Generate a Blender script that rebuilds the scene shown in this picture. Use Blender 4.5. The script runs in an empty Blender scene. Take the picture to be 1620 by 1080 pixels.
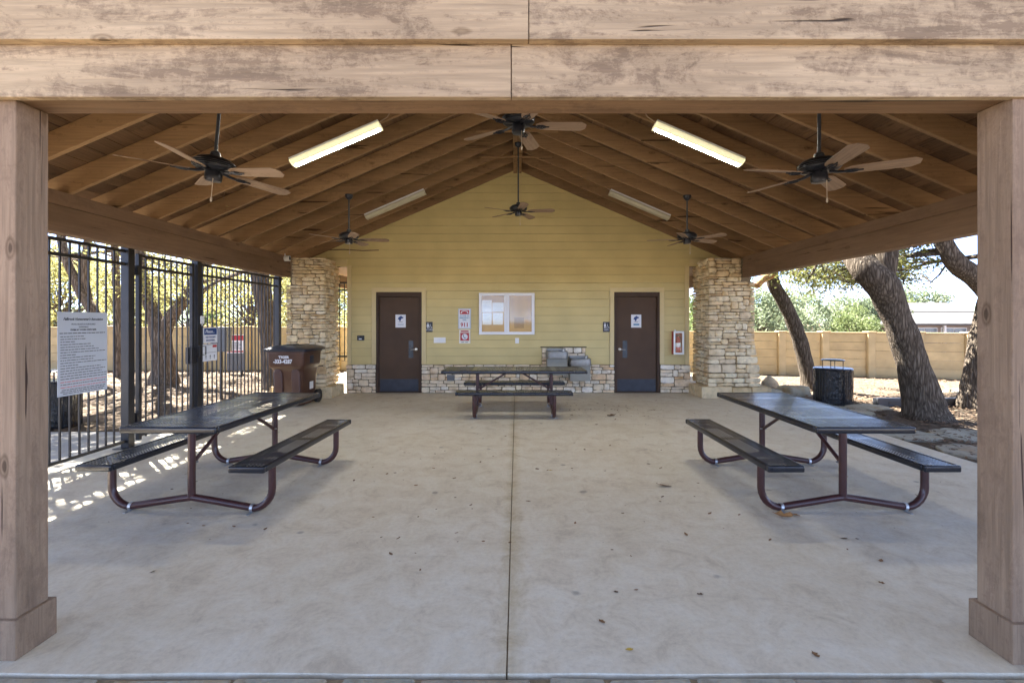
import bpy, bmesh, math, random
from mathutils import Vector, Matrix, noise
R = math.radians
rnd = random.Random(7)
scene = bpy.context.scene
C = scene.collection

# ------------------------------------------------------------------ camera, sky, sun, exposure
F, CX, CY, EYE = 750.0, 815.0, 508.0, 1.59
cam_d = bpy.data.cameras.new('camera'); cam = bpy.data.objects.new('camera', cam_d); C.objects.link(cam)
cam.location = (0, 0, EYE); cam.rotation_euler = (R(90), 0, 0)
cam_d.sensor_width = 36; cam_d.lens = F / 1620 * 36
cam_d.shift_x = -(CX - 810) / 1620; cam_d.shift_y = -(540 - CY) / 1620
cam_d.clip_start = .05; cam_d.clip_end = 3000
scene.camera = cam

SUN_AZ = Vector((-.72, .69)).normalized(); SUN_EL = R(53)
world = bpy.data.worlds.new('World'); scene.world = world; world.use_nodes = True
wn = world.node_tree; wn.nodes.clear()
w_out = wn.nodes.new('ShaderNodeOutputWorld'); w_bg = wn.nodes.new('ShaderNodeBackground')
w_sky = wn.nodes.new('ShaderNodeTexSky'); w_sky.sky_type = 'NISHITA'; w_sky.sun_disc = False
w_sky.sun_elevation = SUN_EL; w_sky.sun_rotation = math.atan2(SUN_AZ.x, SUN_AZ.y)
w_sky.altitude = 3000; w_sky.air_density = .23; w_sky.dust_density = 0.0; w_sky.ozone_density = 2.0
w_tc = wn.nodes.new('ShaderNodeTexCoord'); w_map = wn.nodes.new('ShaderNodeMapping'); w_map.inputs['Scale'].default_value = (1.6, 1.6, 4.2); w_map.inputs['Location'].default_value = (5.1, 2.7, 0)
w_no = wn.nodes.new('ShaderNodeTexNoise'); w_no.inputs['Scale'].default_value = 2.6; w_no.inputs['Detail'].default_value = 7; w_no.inputs['Roughness'].default_value = .58
w_rp = wn.nodes.new('ShaderNodeValToRGB'); w_rp.color_ramp.elements[0].position = .49; w_rp.color_ramp.elements[1].position = .74
w_mx = wn.nodes.new('ShaderNodeMixRGB'); w_mx.inputs['Color2'].default_value = (1.08, 1.03, .95, 1)
L = wn.links.new
L(w_tc.outputs['Generated'], w_map.inputs['Vector']); L(w_map.outputs['Vector'], w_no.inputs['Vector']); L(w_no.outputs['Fac'], w_rp.inputs['Fac'])
w_hs = wn.nodes.new('ShaderNodeHueSaturation'); w_hs.inputs['Saturation'].default_value = .84; w_hs.inputs['Value'].default_value = 1.0
L(w_sky.outputs['Color'], w_hs.inputs['Color'])
L(w_rp.outputs['Color'], w_mx.inputs['Fac']); L(w_hs.outputs['Color'], w_mx.inputs['Color1']); L(w_mx.outputs['Color'], w_bg.inputs['Color'])
w_bg.inputs['Strength'].default_value = .076
L(w_bg.outputs['Background'], w_out.inputs['Surface'])

sun_d = bpy.data.lights.new('sun', 'SUN'); sun_d.energy = 2.6; sun_d.angle = R(.5); sun_d.color = (1, .955, .88)
sun = bpy.data.objects.new('sun', sun_d); C.objects.link(sun); sun.location = (-20, 20, 25)
to_sun = Vector((SUN_AZ.x * math.cos(SUN_EL), SUN_AZ.y * math.cos(SUN_EL), math.sin(SUN_EL)))
sun.rotation_euler = (-to_sun).to_track_quat('-Z', 'Y').to_euler()

vs = scene.view_settings; vs.view_transform = 'Standard'; vs.look = 'None'; vs.exposure = 4.3; vs.gamma = 1; vs.use_curve_mapping = False
scene.cycles.max_bounces = 10; scene.cycles.diffuse_bounces = 6; scene.cycles.transparent_max_bounces = 12

# ------------------------------------------------------------------ materials
def nodes_of(name):
    m = bpy.data.materials.new(name); m.use_nodes = True
    nt = m.node_tree; b = nt.nodes['Principled BSDF']
    return m, nt, b
def setp(b, **k):
    for a, v in k.items():
        b.inputs[a.replace('_', ' ')].default_value = v
def rgba(c): return (c[0], c[1], c[2], 1)
def plain(name, col, rough=.6, metal=0, coat=0, var=.0, scale=6, bump=0, spec=.5, rand=0):
    m, nt, b = nodes_of(name); N = nt.nodes.new; K = nt.links.new
    b.inputs['Roughness'].default_value = rough; b.inputs['Metallic'].default_value = metal
    b.inputs['Coat Weight'].default_value = coat; b.inputs['Specular IOR Level'].default_value = spec
    b.inputs['Base Color'].default_value = rgba(col)
    tc = N('ShaderNodeTexCoord'); no = N('ShaderNodeTexNoise'); no.inputs['Scale'].default_value = scale; no.inputs['Detail'].default_value = 6
    K(tc.outputs['Object'], no.inputs['Vector'])
    if var or rand:
        mp = N('ShaderNodeMapRange'); mp.inputs['From Min'].default_value = .3; mp.inputs['From Max'].default_value = .7
        mp.inputs['To Min'].default_value = 1 - var; mp.inputs['To Max'].default_value = 1 + var
        K(no.outputs['Fac'], mp.inputs['Value'])
        hs = N('ShaderNodeHueSaturation'); hs.inputs['Color'].default_value = rgba(col)
        val = mp.outputs['Result']
        if rand:
            oi = N('ShaderNodeObjectInfo'); mr = N('ShaderNodeMapRange'); mr.inputs['To Min'].default_value = 1 - rand; mr.inputs['To Max'].default_value = 1 + rand
            K(oi.outputs['Random'], mr.inputs['Value']); mu = N('ShaderNodeMath'); mu.operation = 'MULTIPLY'
            K(val, mu.inputs[0]); K(mr.outputs['Result'], mu.inputs[1]); val = mu.outputs[0]
        K(val, hs.inputs['Value']); K(hs.outputs['Color'], b.inputs['Base Color'])
    if bump:
        bp = N('ShaderNodeBump'); bp.inputs['Strength'].default_value = bump; bp.inputs['Distance'].default_value = .01
        K(no.outputs['Fac'], bp.inputs['Height']); K(bp.outputs['Normal'], b.inputs['Normal'])
    return m
def ramp(nt, stops, interp='LINEAR'):
    r = nt.nodes.new('ShaderNodeValToRGB'); cr = r.color_ramp; cr.interpolation = interp
    while len(cr.elements) < len(stops): cr.elements.new(.5)
    for e, (p, c) in zip(cr.elements, stops): e.position = p; e.color = rgba(c)
    return r
def wood(name, main, worn, dark, axis='X', wear=.5, rough=.75, rand=.12, bump=.5, grain=1.0):
    """painted / stained timber: stretched grain along axis, patches of wear, dark checks"""
    m, nt, b = nodes_of(name); N = nt.nodes.new; K = nt.links.new
    tc = N('ShaderNodeTexCoord'); oi = N('ShaderNodeObjectInfo')
    off = N('ShaderNodeVectorMath'); off.operation = 'MULTIPLY_ADD'
    cmb = N('ShaderNodeCombineXYZ'); K(oi.outputs['Random'], cmb.inputs[0]); K(oi.outputs['Random'], cmb.inputs[1]); K(oi.outputs['Random'], cmb.inputs[2])
    K(cmb.outputs[0], off.inputs[0]); off.inputs[1].default_value = (31, 17, 23); K(tc.outputs['Object'], off.inputs[2])
    def mapped(sa, sb):
        mp = N('ShaderNodeMapping'); s = [sb, sb, sb]; s['XYZ'.index(axis)] = sa; mp.inputs['Scale'].default_value = s
        K(off.outputs[0], mp.inputs['Vector']); return mp.outputs['Vector']
    def noi(vec, sc, det=6, ro=.6, dis=0):
        n = N('ShaderNodeTexNoise'); n.inputs['Scale'].default_value = sc; n.inputs['Detail'].default_value = det; n.inputs['Roughness'].default_value = ro; n.inputs['Distortion'].default_value = dis
        K(vec, n.inputs['Vector']); return n.outputs['Fac']
    gr = noi(mapped(.9, 22), 2.2, 5, .6, .3)       # fine grain
    pt = noi(mapped(.85, 4.2), 1.5, 11, .78, .5)    # big wear patches
    ck = noi(mapped(.35, 9), 2.0, 3, .5, .5)       # checks
    sw = noi(mapped(9, 9), 2.0, 6, .75, .6)      # saw marks across the grain
    p1 = N('ShaderNodeMath'); p1.operation = 'MULTIPLY_ADD'; K(gr, p1.inputs[0]); p1.inputs[1].default_value = .36; K(pt, p1.inputs[2])
    p2 = N('ShaderNodeMath'); p2.operation = 'MULTIPLY_ADD'; K(sw, p2.inputs[0]); p2.inputs[1].default_value = .38; K(p1.outputs[0], p2.inputs[2])
    r1 = ramp(nt, [(1.05 - wear * .26, (0, 0, 0)), (1.17 - wear * .26, (1, 1, 1))]); K(p2.outputs[0], r1.inputs['Fac'])
    mx = N('ShaderNodeMixRGB'); mx.inputs['Color1'].default_value = rgba(main); mx.inputs['Color2'].default_value = rgba(worn)
    sc = N('ShaderNodeMath'); sc.operation = 'MULTIPLY'; K(r1.outputs['Color'], sc.inputs[0]); sc.inputs[1].default_value = .85; K(sc.outputs[0], mx.inputs['Fac'])
    r2 = ramp(nt, [(.32, (.75, .75, .75)), (.62, (1.12, 1.12, 1.12))]); K(gr, r2.inputs['Fac'])
    mg = N('ShaderNodeMixRGB'); mg.blend_type = 'MULTIPLY'; mg.inputs['Fac'].default_value = .8 * grain if grain <= 1.2 else 1; K(mx.outputs[0], mg.inputs['Color1']); K(r2.outputs['Color'], mg.inputs['Color2'])
    # knots: sparse stretched cells with rings
    kv = N('ShaderNodeTexVoronoi'); kv.inputs['Scale'].default_value = 1.0; kv.inputs['Randomness'].default_value = 1.0; K(mapped(1.5, 3.6), kv.inputs['Vector'])
    kd = N('ShaderNodeMath'); kd.operation = 'MULTIPLY_ADD'; K(gr, kd.inputs[0]); kd.inputs[1].default_value = .05; K(kv.outputs['Distance'], kd.inputs[2])
    rk = ramp(nt, [(.055, (.25, .22, .2)), (.075, (.8, .78, .75)), (.095, (.5, .46, .42)), (.125, (1, 1, 1))]); K(kd.outputs[0], rk.inputs['Fac'])
    mk_ = N('ShaderNodeMixRGB'); mk_.blend_type = 'MULTIPLY'; mk_.inputs['Fac'].default_value = .85; K(mg.outputs[0], mk_.inputs['Color1']); K(rk.outputs['Color'], mk_.inputs['Color2'])
    # broad uneven fading
    bf = noi(mapped(.5, 1.4), 1.3, 4, .6, .6); rb_ = ramp(nt, [(.3, (.80, .77, .74)), (.65, (1.08, 1.07, 1.05))]); K(bf, rb_.inputs['Fac'])
    mf = N('ShaderNodeMixRGB'); mf.blend_type = 'MULTIPLY'; mf.inputs['Fac'].default_value = 1; K(mk_.outputs[0], mf.inputs['Color1']); K(rb_.outputs['Color'], mf.inputs['Color2']); mg = mf
    r3 = ramp(nt, [(.305, (1, 1, 1)), (.33, (0, 0, 0))]); K(ck, r3.inputs['Fac'])
    md = N('ShaderNodeMixRGB'); md.inputs['Color2'].default_value = rgba(dark); K(r3.outputs['Color'], md.inputs['Fac']); K(mg.outputs[0], md.inputs['Color1'])
    hs = N('ShaderNodeHueSaturation'); mr = N('ShaderNodeMapRange'); mr.inputs['To Min'].default_value = 1 - rand; mr.inputs['To Max'].default_value = 1 + rand
    K(oi.outputs['Random'], mr.inputs['Value']); K(mr.outputs['Result'], hs.inputs['Value']); K(md.outputs[0], hs.inputs['Color']); K(hs.outputs['Color'], b.inputs['Base Color'])
    bp = N('ShaderNodeBump'); bp.inputs['Strength'].default_value = bump; bp.inputs['Distance'].default_value = .006
    ad = N('ShaderNodeMath'); ad.operation = 'SUBTRACT'; K(gr, ad.inputs[0]); K(r3.outputs['Color'], ad.inputs[1]); K(ad.outputs[0], bp.inputs['Height']); K(bp.outputs['Normal'], b.inputs['Normal'])
    b.inputs['Roughness'].default_value = rough; b.inputs['Specular IOR Level'].default_value = .25
    return m
def stone_mat(name, stops, rough=.9):
    m, nt, b = nodes_of(name); N = nt.nodes.new; K = nt.links.new
    oi = N('ShaderNodeObjectInfo'); tc = N('ShaderNodeTexCoord'); geo = N('ShaderNodeNewGeometry')
    r = ramp(nt, stops, 'LINEAR'); K(oi.outputs['Random'], r.inputs['Fac'])
    no = N('ShaderNodeTexNoise'); no.inputs['Scale'].default_value = 9; no.inputs['Detail'].default_value = 8; no.inputs['Roughness'].default_value = .65
    K(geo.outputs['Position'], no.inputs['Vector'])
    r2 = ramp(nt, [(.3, (.62, .6, .56)), (.5, (1, .98, .95)), (.7, (1.15, 1.1, 1.0))]); K(no.outputs['Fac'], r2.inputs['Fac'])
    mx = N('ShaderNodeMixRGB'); mx.blend_type = 'MULTIPLY'; mx.inputs['Fac'].default_value = .9; K(r.outputs['Color'], mx.inputs['Color1']); K(r2.outputs['Color'], mx.inputs['Color2'])
    n3 = N('ShaderNodeTexNoise'); n3.inputs['Scale'].default_value = 3.1; n3.inputs['Detail'].default_value = 4; K(geo.outputs['Position'], n3.inputs['Vector'])
    r4 = ramp(nt, [(.55, (0, 0, 0)), (.72, (1, 1, 1))]); K(n3.outputs['Fac'], r4.inputs['Fac'])
    m4 = N('ShaderNodeMixRGB'); m4.inputs['Color2'].default_value = (.42, .24, .08, 1); f4 = N('ShaderNodeMath'); f4.operation = 'MULTIPLY'; f4.inputs[1].default_value = .55
    K(r4.outputs['Color'], f4.inputs[0]); K(f4.outputs[0], m4.inputs['Fac']); K(mx.outputs[0], m4.inputs['Color1']); K(m4.outputs[0], b.inputs['Base Color'])
    n5 = N('ShaderNodeTexNoise'); n5.inputs['Scale'].default_value = 34; n5.inputs['Detail'].default_value = 5; K(geo.outputs['Position'], n5.inputs['Vector'])
    ad = N('ShaderNodeMath'); ad.operation = 'ADD'; K(n5.outputs['Fac'], ad.inputs[0]); K(no.outputs['Fac'], ad.inputs[1])
    bp = N('ShaderNodeBump'); bp.inputs['Strength'].default_value = .7; bp.inputs['Distance'].default_value = .02; K(ad.outputs[0], bp.inputs['Height']); K(bp.outputs['Normal'], b.inputs['Normal'])
    b.inputs['Roughness'].default_value = rough; b.inputs['Specular IOR Level'].default_value = .2
    return m
def concrete(name, c1, c2, c3, stain=.5, rough=.75):
    m, nt, b = nodes_of(name); N = nt.nodes.new; K = nt.links.new
    geo = N('ShaderNodeNewGeometry')
    def noi(sc, det=8, ro=.6, dis=0, vec=None):
        n = N('ShaderNodeTexNoise'); n.inputs['Scale'].default_value = sc; n.inputs['Detail'].default_value = det; n.inputs['Roughness'].default_value = ro; n.inputs['Distortion'].default_value = dis
        K(vec or geo.outputs['Position'], n.inputs['Vector']); return n.outputs['Fac']
    big = noi(.55, 6, .6, .4); mid = noi(4.2, 12, .74, .6); fine = noi(30, 8, .78)
    mpd = N('ShaderNodeMapping'); mpd.inputs['Scale'].default_value = (.5, 2.4, 1); mpd.inputs['Rotation'].default_value = (0, 0, .5); K(geo.outputs['Position'], mpd.inputs['Vector'])
    swirl = noi(2.2, 9, .7, 1.4, mpd.outputs['Vector'])
    r1 = ramp(nt, [(.36, c1), (.64, c2)]); K(big, r1.inputs['Fac'])
    r2 = ramp(nt, [(.34, (.76, .72, .68)), (.46, (.95, .93, .90)), (.60, (1.03, 1.05, 1.08))]); K(mid, r2.inputs['Fac'])
    m1 = N('ShaderNodeMixRGB'); m1.blend_type = 'MULTIPLY'; m1.inputs['Fac'].default_value = .85; K(r1.outputs['Color'], m1.inputs['Color1']); K(r2.outputs['Color'], m1.inputs['Color2'])
    r3 = ramp(nt, [(.58, (0, 0, 0)), (.75, (1, 1, 1))]); K(swirl, r3.inputs['Fac'])
    m2 = N('ShaderNodeMixRGB'); m2.inputs['Color2'].default_value = rgba(c3); f = N('ShaderNodeMath'); f.operation = 'MULTIPLY'; f.inputs[1].default_value = stain
    K(r3.outputs['Color'], f.inputs[0]); K(f.outputs[0], m2.inputs['Fac']); K(m1.outputs[0], m2.inputs['Color1'])
    r4 = ramp(nt, [(.3, (.76, .75, .74)), (.5, (.98, .98, .98)), (.7, (1.10, 1.10, 1.10))]); K(fine, r4.inputs['Fac'])
    m3 = N('ShaderNodeMixRGB'); m3.blend_type = 'MULTIPLY'; m3.inputs['Fac'].default_value = .6; K(m2.outputs[0], m3.inputs['Color1']); K(r4.outputs['Color'], m3.inputs['Color2'])
    # rusty damp stain along the open joint
    sx = N('ShaderNodeSeparateXYZ'); K(geo.outputs['Position'], sx.inputs[0]); ax = N('ShaderNodeMath'); ax.operation = 'ADD'; ax.inputs[1].default_value = .02; K(sx.outputs['X'], ax.inputs[0])
    ab = N('ShaderNodeMath'); ab.operation = 'ABSOLUTE'; K(ax.outputs[0], ab.inputs[0]); aw = N('ShaderNodeMath'); aw.operation = 'MULTIPLY_ADD'; K(mid, aw.inputs[0]); aw.inputs[1].default_value = .22; K(ab.outputs[0], aw.inputs[2])
    rj = ramp(nt, [(.10, (.78, .72, .58)), (.20, (1, 1, 1))]); K(aw.outputs[0], rj.inputs['Fac'])
    mj = N('ShaderNodeMixRGB'); mj.blend_type = 'MULTIPLY'; mj.inputs['Fac'].default_value = .8; K(m3.outputs[0], mj.inputs['Color1']); K(rj.outputs['Color'], mj.inputs['Color2']); m3 = mj
    # small dark spots (gum, drips)
    vo = N('ShaderNodeTexVoronoi'); vo.inputs['Scale'].default_value = 2.1; K(geo.outputs['Position'], vo.inputs['Vector'])
    wob = N('ShaderNodeMath'); wob.operation = 'MULTIPLY_ADD'; K(mid, wob.inputs[0]); wob.inputs[1].default_value = .18; K(vo.outputs['Distance'], wob.inputs[2])
    r5 = ramp(nt, [(.125, (1, 1, 1)), (.165, (0, 0, 0))]); K(wob.outputs[0], r5.inputs['Fac'])
    f5 = N('ShaderNodeMath'); f5.operation = 'MULTIPLY'; f5.inputs[1].default_value = .55; K(r5.outputs['Color'], f5.inputs[0])
    m5 = N('ShaderNodeMixRGB'); m5.inputs['Color2'].default_value = (.16, .15, .14, 1); K(f5.outputs[0], m5.inputs['Fac']); K(m3.outputs[0], m5.inputs['Color1']); K(m5.outputs[0], b.inputs['Base Color'])
    bp = N('ShaderNodeBump'); bp.inputs['Strength'].default_value = .25; bp.inputs['Distance'].default_value = .01
    ad = N('ShaderNodeMath'); ad.operation = 'ADD'; K(fine, ad.inputs[0]); K(mid, ad.inputs[1]); K(ad.outputs[0], bp.inputs['Height']); K(bp.outputs['Normal'], b.inputs['Normal'])
    rr = N('ShaderNodeMapRange'); rr.inputs['To Min'].default_value = rough - .22; rr.inputs['To Max'].default_value = rough + .15; K(mid, rr.inputs['Value']); K(rr.outputs['Result'], b.inputs['Roughness'])
    b.inputs['Specular IOR Level'].default_value = .35
    return m
def ground_mat(name, stops, scale=3):
    m, nt, b = nodes_of(name); N = nt.nodes.new; K = nt.links.new
    geo = N('ShaderNodeNewGeometry')
    def noi(sc, det=8, ro=.65):
        n = N('ShaderNodeTexNoise'); n.inputs['Scale'].default_value = sc; n.inputs['Detail'].default_value = det; n.inputs['Roughness'].default_value = ro; K(geo.outputs['Position'], n.inputs['Vector']); return n.outputs['Fac']
    a = noi(scale, 10, .75); f = noi(26, 6, .8)
    ad = N('ShaderNodeMath'); ad.operation = 'MULTIPLY_ADD'; K(f, ad.inputs[0]); ad.inputs[1].default_value = .55; K(a, ad.inputs[2])
    r = ramp(nt, stops); K(ad.outputs[0], r.inputs['Fac']); K(r.outputs['Color'], b.inputs['Base Color'])
    bp = N('ShaderNodeBump'); bp.inputs['Strength'].default_value = .9; bp.inputs['Distance'].default_value = .03; K(ad.outputs[0], bp.inputs['Height']); K(bp.outputs['Normal'], b.inputs['Normal'])
    b.inputs['Roughness'].default_value = .95; b.inputs['Specular IOR Level'].default_value = .1
    return m
def leaf_mat(name, c1, c2, trans=.45):
    m, nt, b = nodes_of(name); N = nt.nodes.new; K = nt.links.new
    geo = N('ShaderNodeNewGeometry'); no = N('ShaderNodeTexNoise'); no.inputs['Scale'].default_value = 1.6; no.inputs['Detail'].default_value = 6; no.inputs['Roughness'].default_value = .8
    K(geo.outputs['Position'], no.inputs['Vector'])
    r = ramp(nt, [(.32, c1), (.68, c2)]); K(no.outputs['Fac'], r.inputs['Fac']); K(r.outputs['Color'], b.inputs['Base Color'])
    b.inputs['Roughness'].default_value = .5; b.inputs['Specular IOR Level'].default_value = .3
    tr = N('ShaderNodeBsdfTranslucent'); K(r.outputs['Color'], tr.inputs['Color']); mx = N('ShaderNodeMixShader'); mx.inputs['Fac'].default_value = trans
    K(b.outputs['BSDF'], mx.inputs[1]); K(tr.outputs['BSDF'], mx.inputs[2]); K(mx.outputs[0], nt.nodes['Material Output'].inputs['Surface'])
    return m
def bark_mat(name, c1, c2, sc=1.0):
    m, nt, b = nodes_of(name); N = nt.nodes.new; K = nt.links.new
    tc = N('ShaderNodeTexCoord'); mp = N('ShaderNodeMapping'); mp.inputs['Scale'].default_value = (21 * sc, 21 * sc, 2.6 * sc); mp.inputs['Rotation'].default_value = (0, R(-18), 0); K(tc.outputs['Object'], mp.inputs['Vector'])
    vo = N('ShaderNodeTexVoronoi'); vo.feature = 'DISTANCE_TO_EDGE'; vo.inputs['Scale'].default_value = 1.25
    no = N('ShaderNodeTexNoise'); no.inputs['Scale'].default_value = 1.5; no.inputs['Detail'].default_value = 8; K(mp.outputs['Vector'], no.inputs['Vector'])
    vm = N('ShaderNodeVectorMath'); vm.operation = 'MULTIPLY_ADD'; K(no.outputs['Color'], vm.inputs[0]); vm.inputs[1].default_value = (1.1, 1.1, 1.1); K(mp.outputs['Vector'], vm.inputs[2]); K(vm.outputs[0], vo.inputs['Vector'])
    ad = N('ShaderNodeMath'); ad.operation = 'MULTIPLY_ADD'; K(no.outputs['Fac'], ad.inputs[0]); ad.inputs[1].default_value = .45; K(vo.outputs['Distance'], ad.inputs[2])
    r = ramp(nt, [(.2, c1), (.62, c2)]); K(ad.outputs[0], r.inputs['Fac']); K(r.outputs['Color'], b.inputs['Base Color'])
    bp = N('ShaderNodeBump'); bp.inputs['Strength'].default_value = 1; bp.inputs['Distance'].default_value = .035; K(ad.outputs[0], bp.inputs['Height']); K(bp.outputs['Normal'], b.inputs['Normal'])
    b.inputs['Roughness'].default_value = .95; b.inputs['Specular IOR Level'].default_value = .1
    return m
def emit(name, col, strength):
    m, nt, b = nodes_of(name); b.inputs['Base Color'].default_value = rgba(col); b.inputs['Emission Color'].default_value = rgba(col); b.inputs['Emission Strength'].default_value = strength; b.inputs['Roughness'].default_value = .35
    return m

M = {}
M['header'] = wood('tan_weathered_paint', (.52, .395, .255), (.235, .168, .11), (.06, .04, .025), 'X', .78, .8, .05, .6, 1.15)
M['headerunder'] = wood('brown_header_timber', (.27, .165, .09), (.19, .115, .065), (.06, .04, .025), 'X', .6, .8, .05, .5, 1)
M['post'] = wood('worn_post_wood', (.335, .238, .16), (.235, .162, .11), (.06, .035, .025), 'Z', .75, .8, .05, .6, 1.2)
M['beam'] = wood('brown_painted_beam', (.215, .14, .09), (.17, .11, .07), (.06, .035, .02), 'Y', .4, .7, .06, .3, .7)
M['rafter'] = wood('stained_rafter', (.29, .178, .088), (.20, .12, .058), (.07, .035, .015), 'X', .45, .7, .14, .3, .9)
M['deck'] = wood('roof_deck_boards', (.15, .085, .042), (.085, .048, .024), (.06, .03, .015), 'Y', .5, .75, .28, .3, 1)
M['siding'] = plain('tan_lap_siding', (.60, .485, .215), .62, var=.08, scale=1.6, bump=.04, rand=.025)
M['backing'] = plain('wall_backing', (.30, .235, .115), .9)
M['trim'] = plain('tan_trim', (.64, .515, .26), .6, var=.03)
M['stone'] = stone_mat('limestone_pieces', [(0, (.82, .72, .50)), (.22, (.70, .57, .36)), (.4, (.85, .77, .58)), (.58, (.74, .58, .35)), (.72, (.83, .72, .50)), (.86, (.66, .56, .40)), (1, (.80, .60, .35))])
M['wain'] = stone_mat('wainscot_stone', [(0, (.84, .76, .60)), (.25, (.76, .64, .46)), (.45, (.84, .80, .71)), (.62, (.78, .61, .41)), (.8, (.82, .74, .61)), (1, (.72, .52, .32))])
M['basestone'] = stone_mat('base_block_stone', [(0, (.60, .46, .26)), (.5, (.66, .55, .36)), (1, (.52, .38, .2))])
M['rock'] = stone_mat('garden_rock', [(0, (.40, .36, .27)), (.5, (.48, .44, .36)), (1, (.36, .34, .25))])
M['flag'] = stone_mat('flagstone', [(0, (.36, .36, .29)), (.5, (.42, .41, .34)), (1, (.34, .31, .25))])
M['mortar'] = plain('dark_mortar', (.22, .17, .105), .95, var=.25, scale=30, bump=.4)
M['slab'] = concrete('patio_concrete', (.68, .61, .475), (.73, .67, .545), (.46, .39, .305), .45)
M['walk'] = concrete('walk_concrete', (.42, .40, .365), (.48, .46, .43), (.34, .315, .28), .4)
M['court'] = concrete('court_concrete', (.56, .535, .48), (.62, .595, .545), (.46, .43, .38), .4)
M['ground'] = ground_mat('dry_ground', [(.52, (.05, .034, .022)), (.68, (.12, .088, .06)), (.8, (.135, .105, .075)), (.95, (.18, .148, .115))])
M['litter'] = plain('dry_leaf_litter', (.165, .105, .062), .8, var=.5, scale=14)
M['precast'] = plain('precast_wall_panel', (.50, .38, .20), .85, var=.12, scale=3, bump=.25, rand=.07)
M['black'] = plain('black_plastisol', (.012, .014, .020), .24, var=.15, coat=.1)
M['maroon'] = plain('maroon_powder_coat', (.055, .017, .016), .32, coat=.2, var=.15)
M['galv'] = plain('galvanised_steel', (.55, .56, .57), .38, metal=.9, var=.15, scale=30)
M['iron'] = plain('black_fence_paint', (.016, .015, .017), .38, var=.2)
M['door'] = plain('brown_door_paint', (.088, .052, .031), .6, spec=.25, var=.12, scale=2.5)
M['doorframe'] = plain('dark_frame_paint', (.066, .040, .026), .6, spec=.25, var=.08)
M['kick'] = plain('dark_kick_plate', (.022, .024, .034), .35, var=.4, scale=7)
M['push'] = plain('dark_push_plate', (.045, .05, .055), .3, metal=.6, var=.3)
M['nickel'] = plain('satin_nickel', (.72, .68, .60), .28, metal=1)
M['steel'] = plain('brushed_steel', (.30, .29, .265), .45, metal=.7, var=.1, scale=20)
M['fountaincab'] = plain('grey_fountain_cabinet', (.27, .26, .215), .45, metal=.25, var=.05)
M['whiteplastic'] = plain('white_plastic', (.78, .78, .76), .4)
M['whiteframe'] = plain('white_board_frame', (.82, .82, .83), .35)
M['cork'] = plain('cork_board', (.52, .33, .12), .9, var=.08, scale=6)
M['paper'] = plain('paper_notice', (.78, .76, .66), .8, var=.05, scale=20)
M['paperwhite'] = plain('paper_white', (.74, .75, .78), .7, var=.03)
M['signgrey'] = plain('pale_grey_sign', (.50, .54, .60), .4, var=.03)
M['ink'] = plain('ink_black', (.03, .03, .035), .6)
M['inkgrey'] = plain('ink_grey', (.12, .12, .13), .6)
M['navy'] = plain('ink_navy', (.012, .05, .19), .5)
M['inkteal'] = plain('ink_teal', (.02, .20, .36), .5)
M['redink'] = plain('ink_red', (.42, .022, .03), .5)
M['pinkink'] = plain('ink_pale_red', (.55, .16, .17), .5)
M['placard'] = plain('black_placard', (.02, .02, .026), .4)
M['darkbox'] = plain('dark_plastic', (.02, .018, .018), .4)
M['greybox'] = plain('grey_box', (.12, .125, .13), .5)
M['brownbin'] = plain('brown_bin_plastic', (.075, .029, .015), .42, var=.15, scale=5)
M['binlid'] = plain('black_bin_lid', (.012, .016, .03), .3)
M['red'] = plain('extinguisher_red', (.38, .015, .015), .3)
M['fanmetal'] = plain('dark_bronze_metal', (.022, .024, .032), .32, metal=.4, var=.2)
M['fanrod'] = plain('fan_rod_metal', (.07, .075, .08), .4, metal=.5)
M['blade'] = wood('fan_blade_wood', (.33, .235, .165), (.24, .16, .105), (.10, .05, .025), 'X', .5, .6, .1, .2, 1.4)
M['chain'] = plain('pull_chain', (.60, .52, .42), .4, metal=.4)
M['tubelit'] = emit('lit_tube', (1, .96, .86), 8.6)
M['lens'] = emit('acrylic_lens', (.80, .74, .46), .045)
M['lensoff'] = plain('acrylic_lens_unlit', (.50, .46, .34), .3, var=.10)
M['cable'] = plain('tan_cable', (.36, .25, .16), .6)
M['roofing'] = plain('shingle_roofing', (.14, .12, .10), .9, var=.3, scale=8, bump=.3)
M['bark'] = bark_mat('oak_bark', (.05, .038, .028), (.20, .165, .128))
M['barkfar'] = bark_mat('oak_bark_far', (.08, .06, .045), (.25, .20, .155), .7)
M['cutwood'] = plain('cut_wood', (.50, .27, .12), .8, var=.2)
M['leaf_r'] = leaf_mat('oak_leaf_olive', (.10, .12, .035), (.26, .26, .09), .45)
M['leaf_l'] = leaf_mat('oak_leaf_yellow', (.20, .22, .085), (.46, .40, .15), .5)
M['leaf_far'] = leaf_mat('far_leaf_green', (.09, .14, .05), (.24, .27, .11), .4)
M['leaf_pale'] = leaf_mat('far_leaf_pale', (.16, .21, .13), (.32, .36, .22), .4)
M['dead'] = plain('dry_brown_leaf', (.20, .105, .045), .7, var=.35, scale=40, rand=.45)
M['deadyellow'] = plain('yellow_leaf', (.50, .34, .05), .7, var=.2, scale=40)
M['deadtan'] = plain('tan_leaf', (.42, .22, .08), .7, var=.3, scale=40)
M['edging'] = plain('black_edging_plastic', (.035, .037, .042), .5, var=.2)
M['houseroof'] = plain('pale_house_roof', (.075, .072, .072), .9, var=.1, scale=1)
M['housewall'] = plain('house_brick_wall', (.30, .24, .20), .9, var=.12, scale=3)
M['houseglass'] = plain('house_window_glass', (.20, .23, .25), .12)
M['housewhite'] = plain('house_white_trim', (.72, .70, .66), .6)
M['hill'] = plain('far_hill_scrub', (.16, .20, .15), .95, var=.3, scale=.05)

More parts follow.
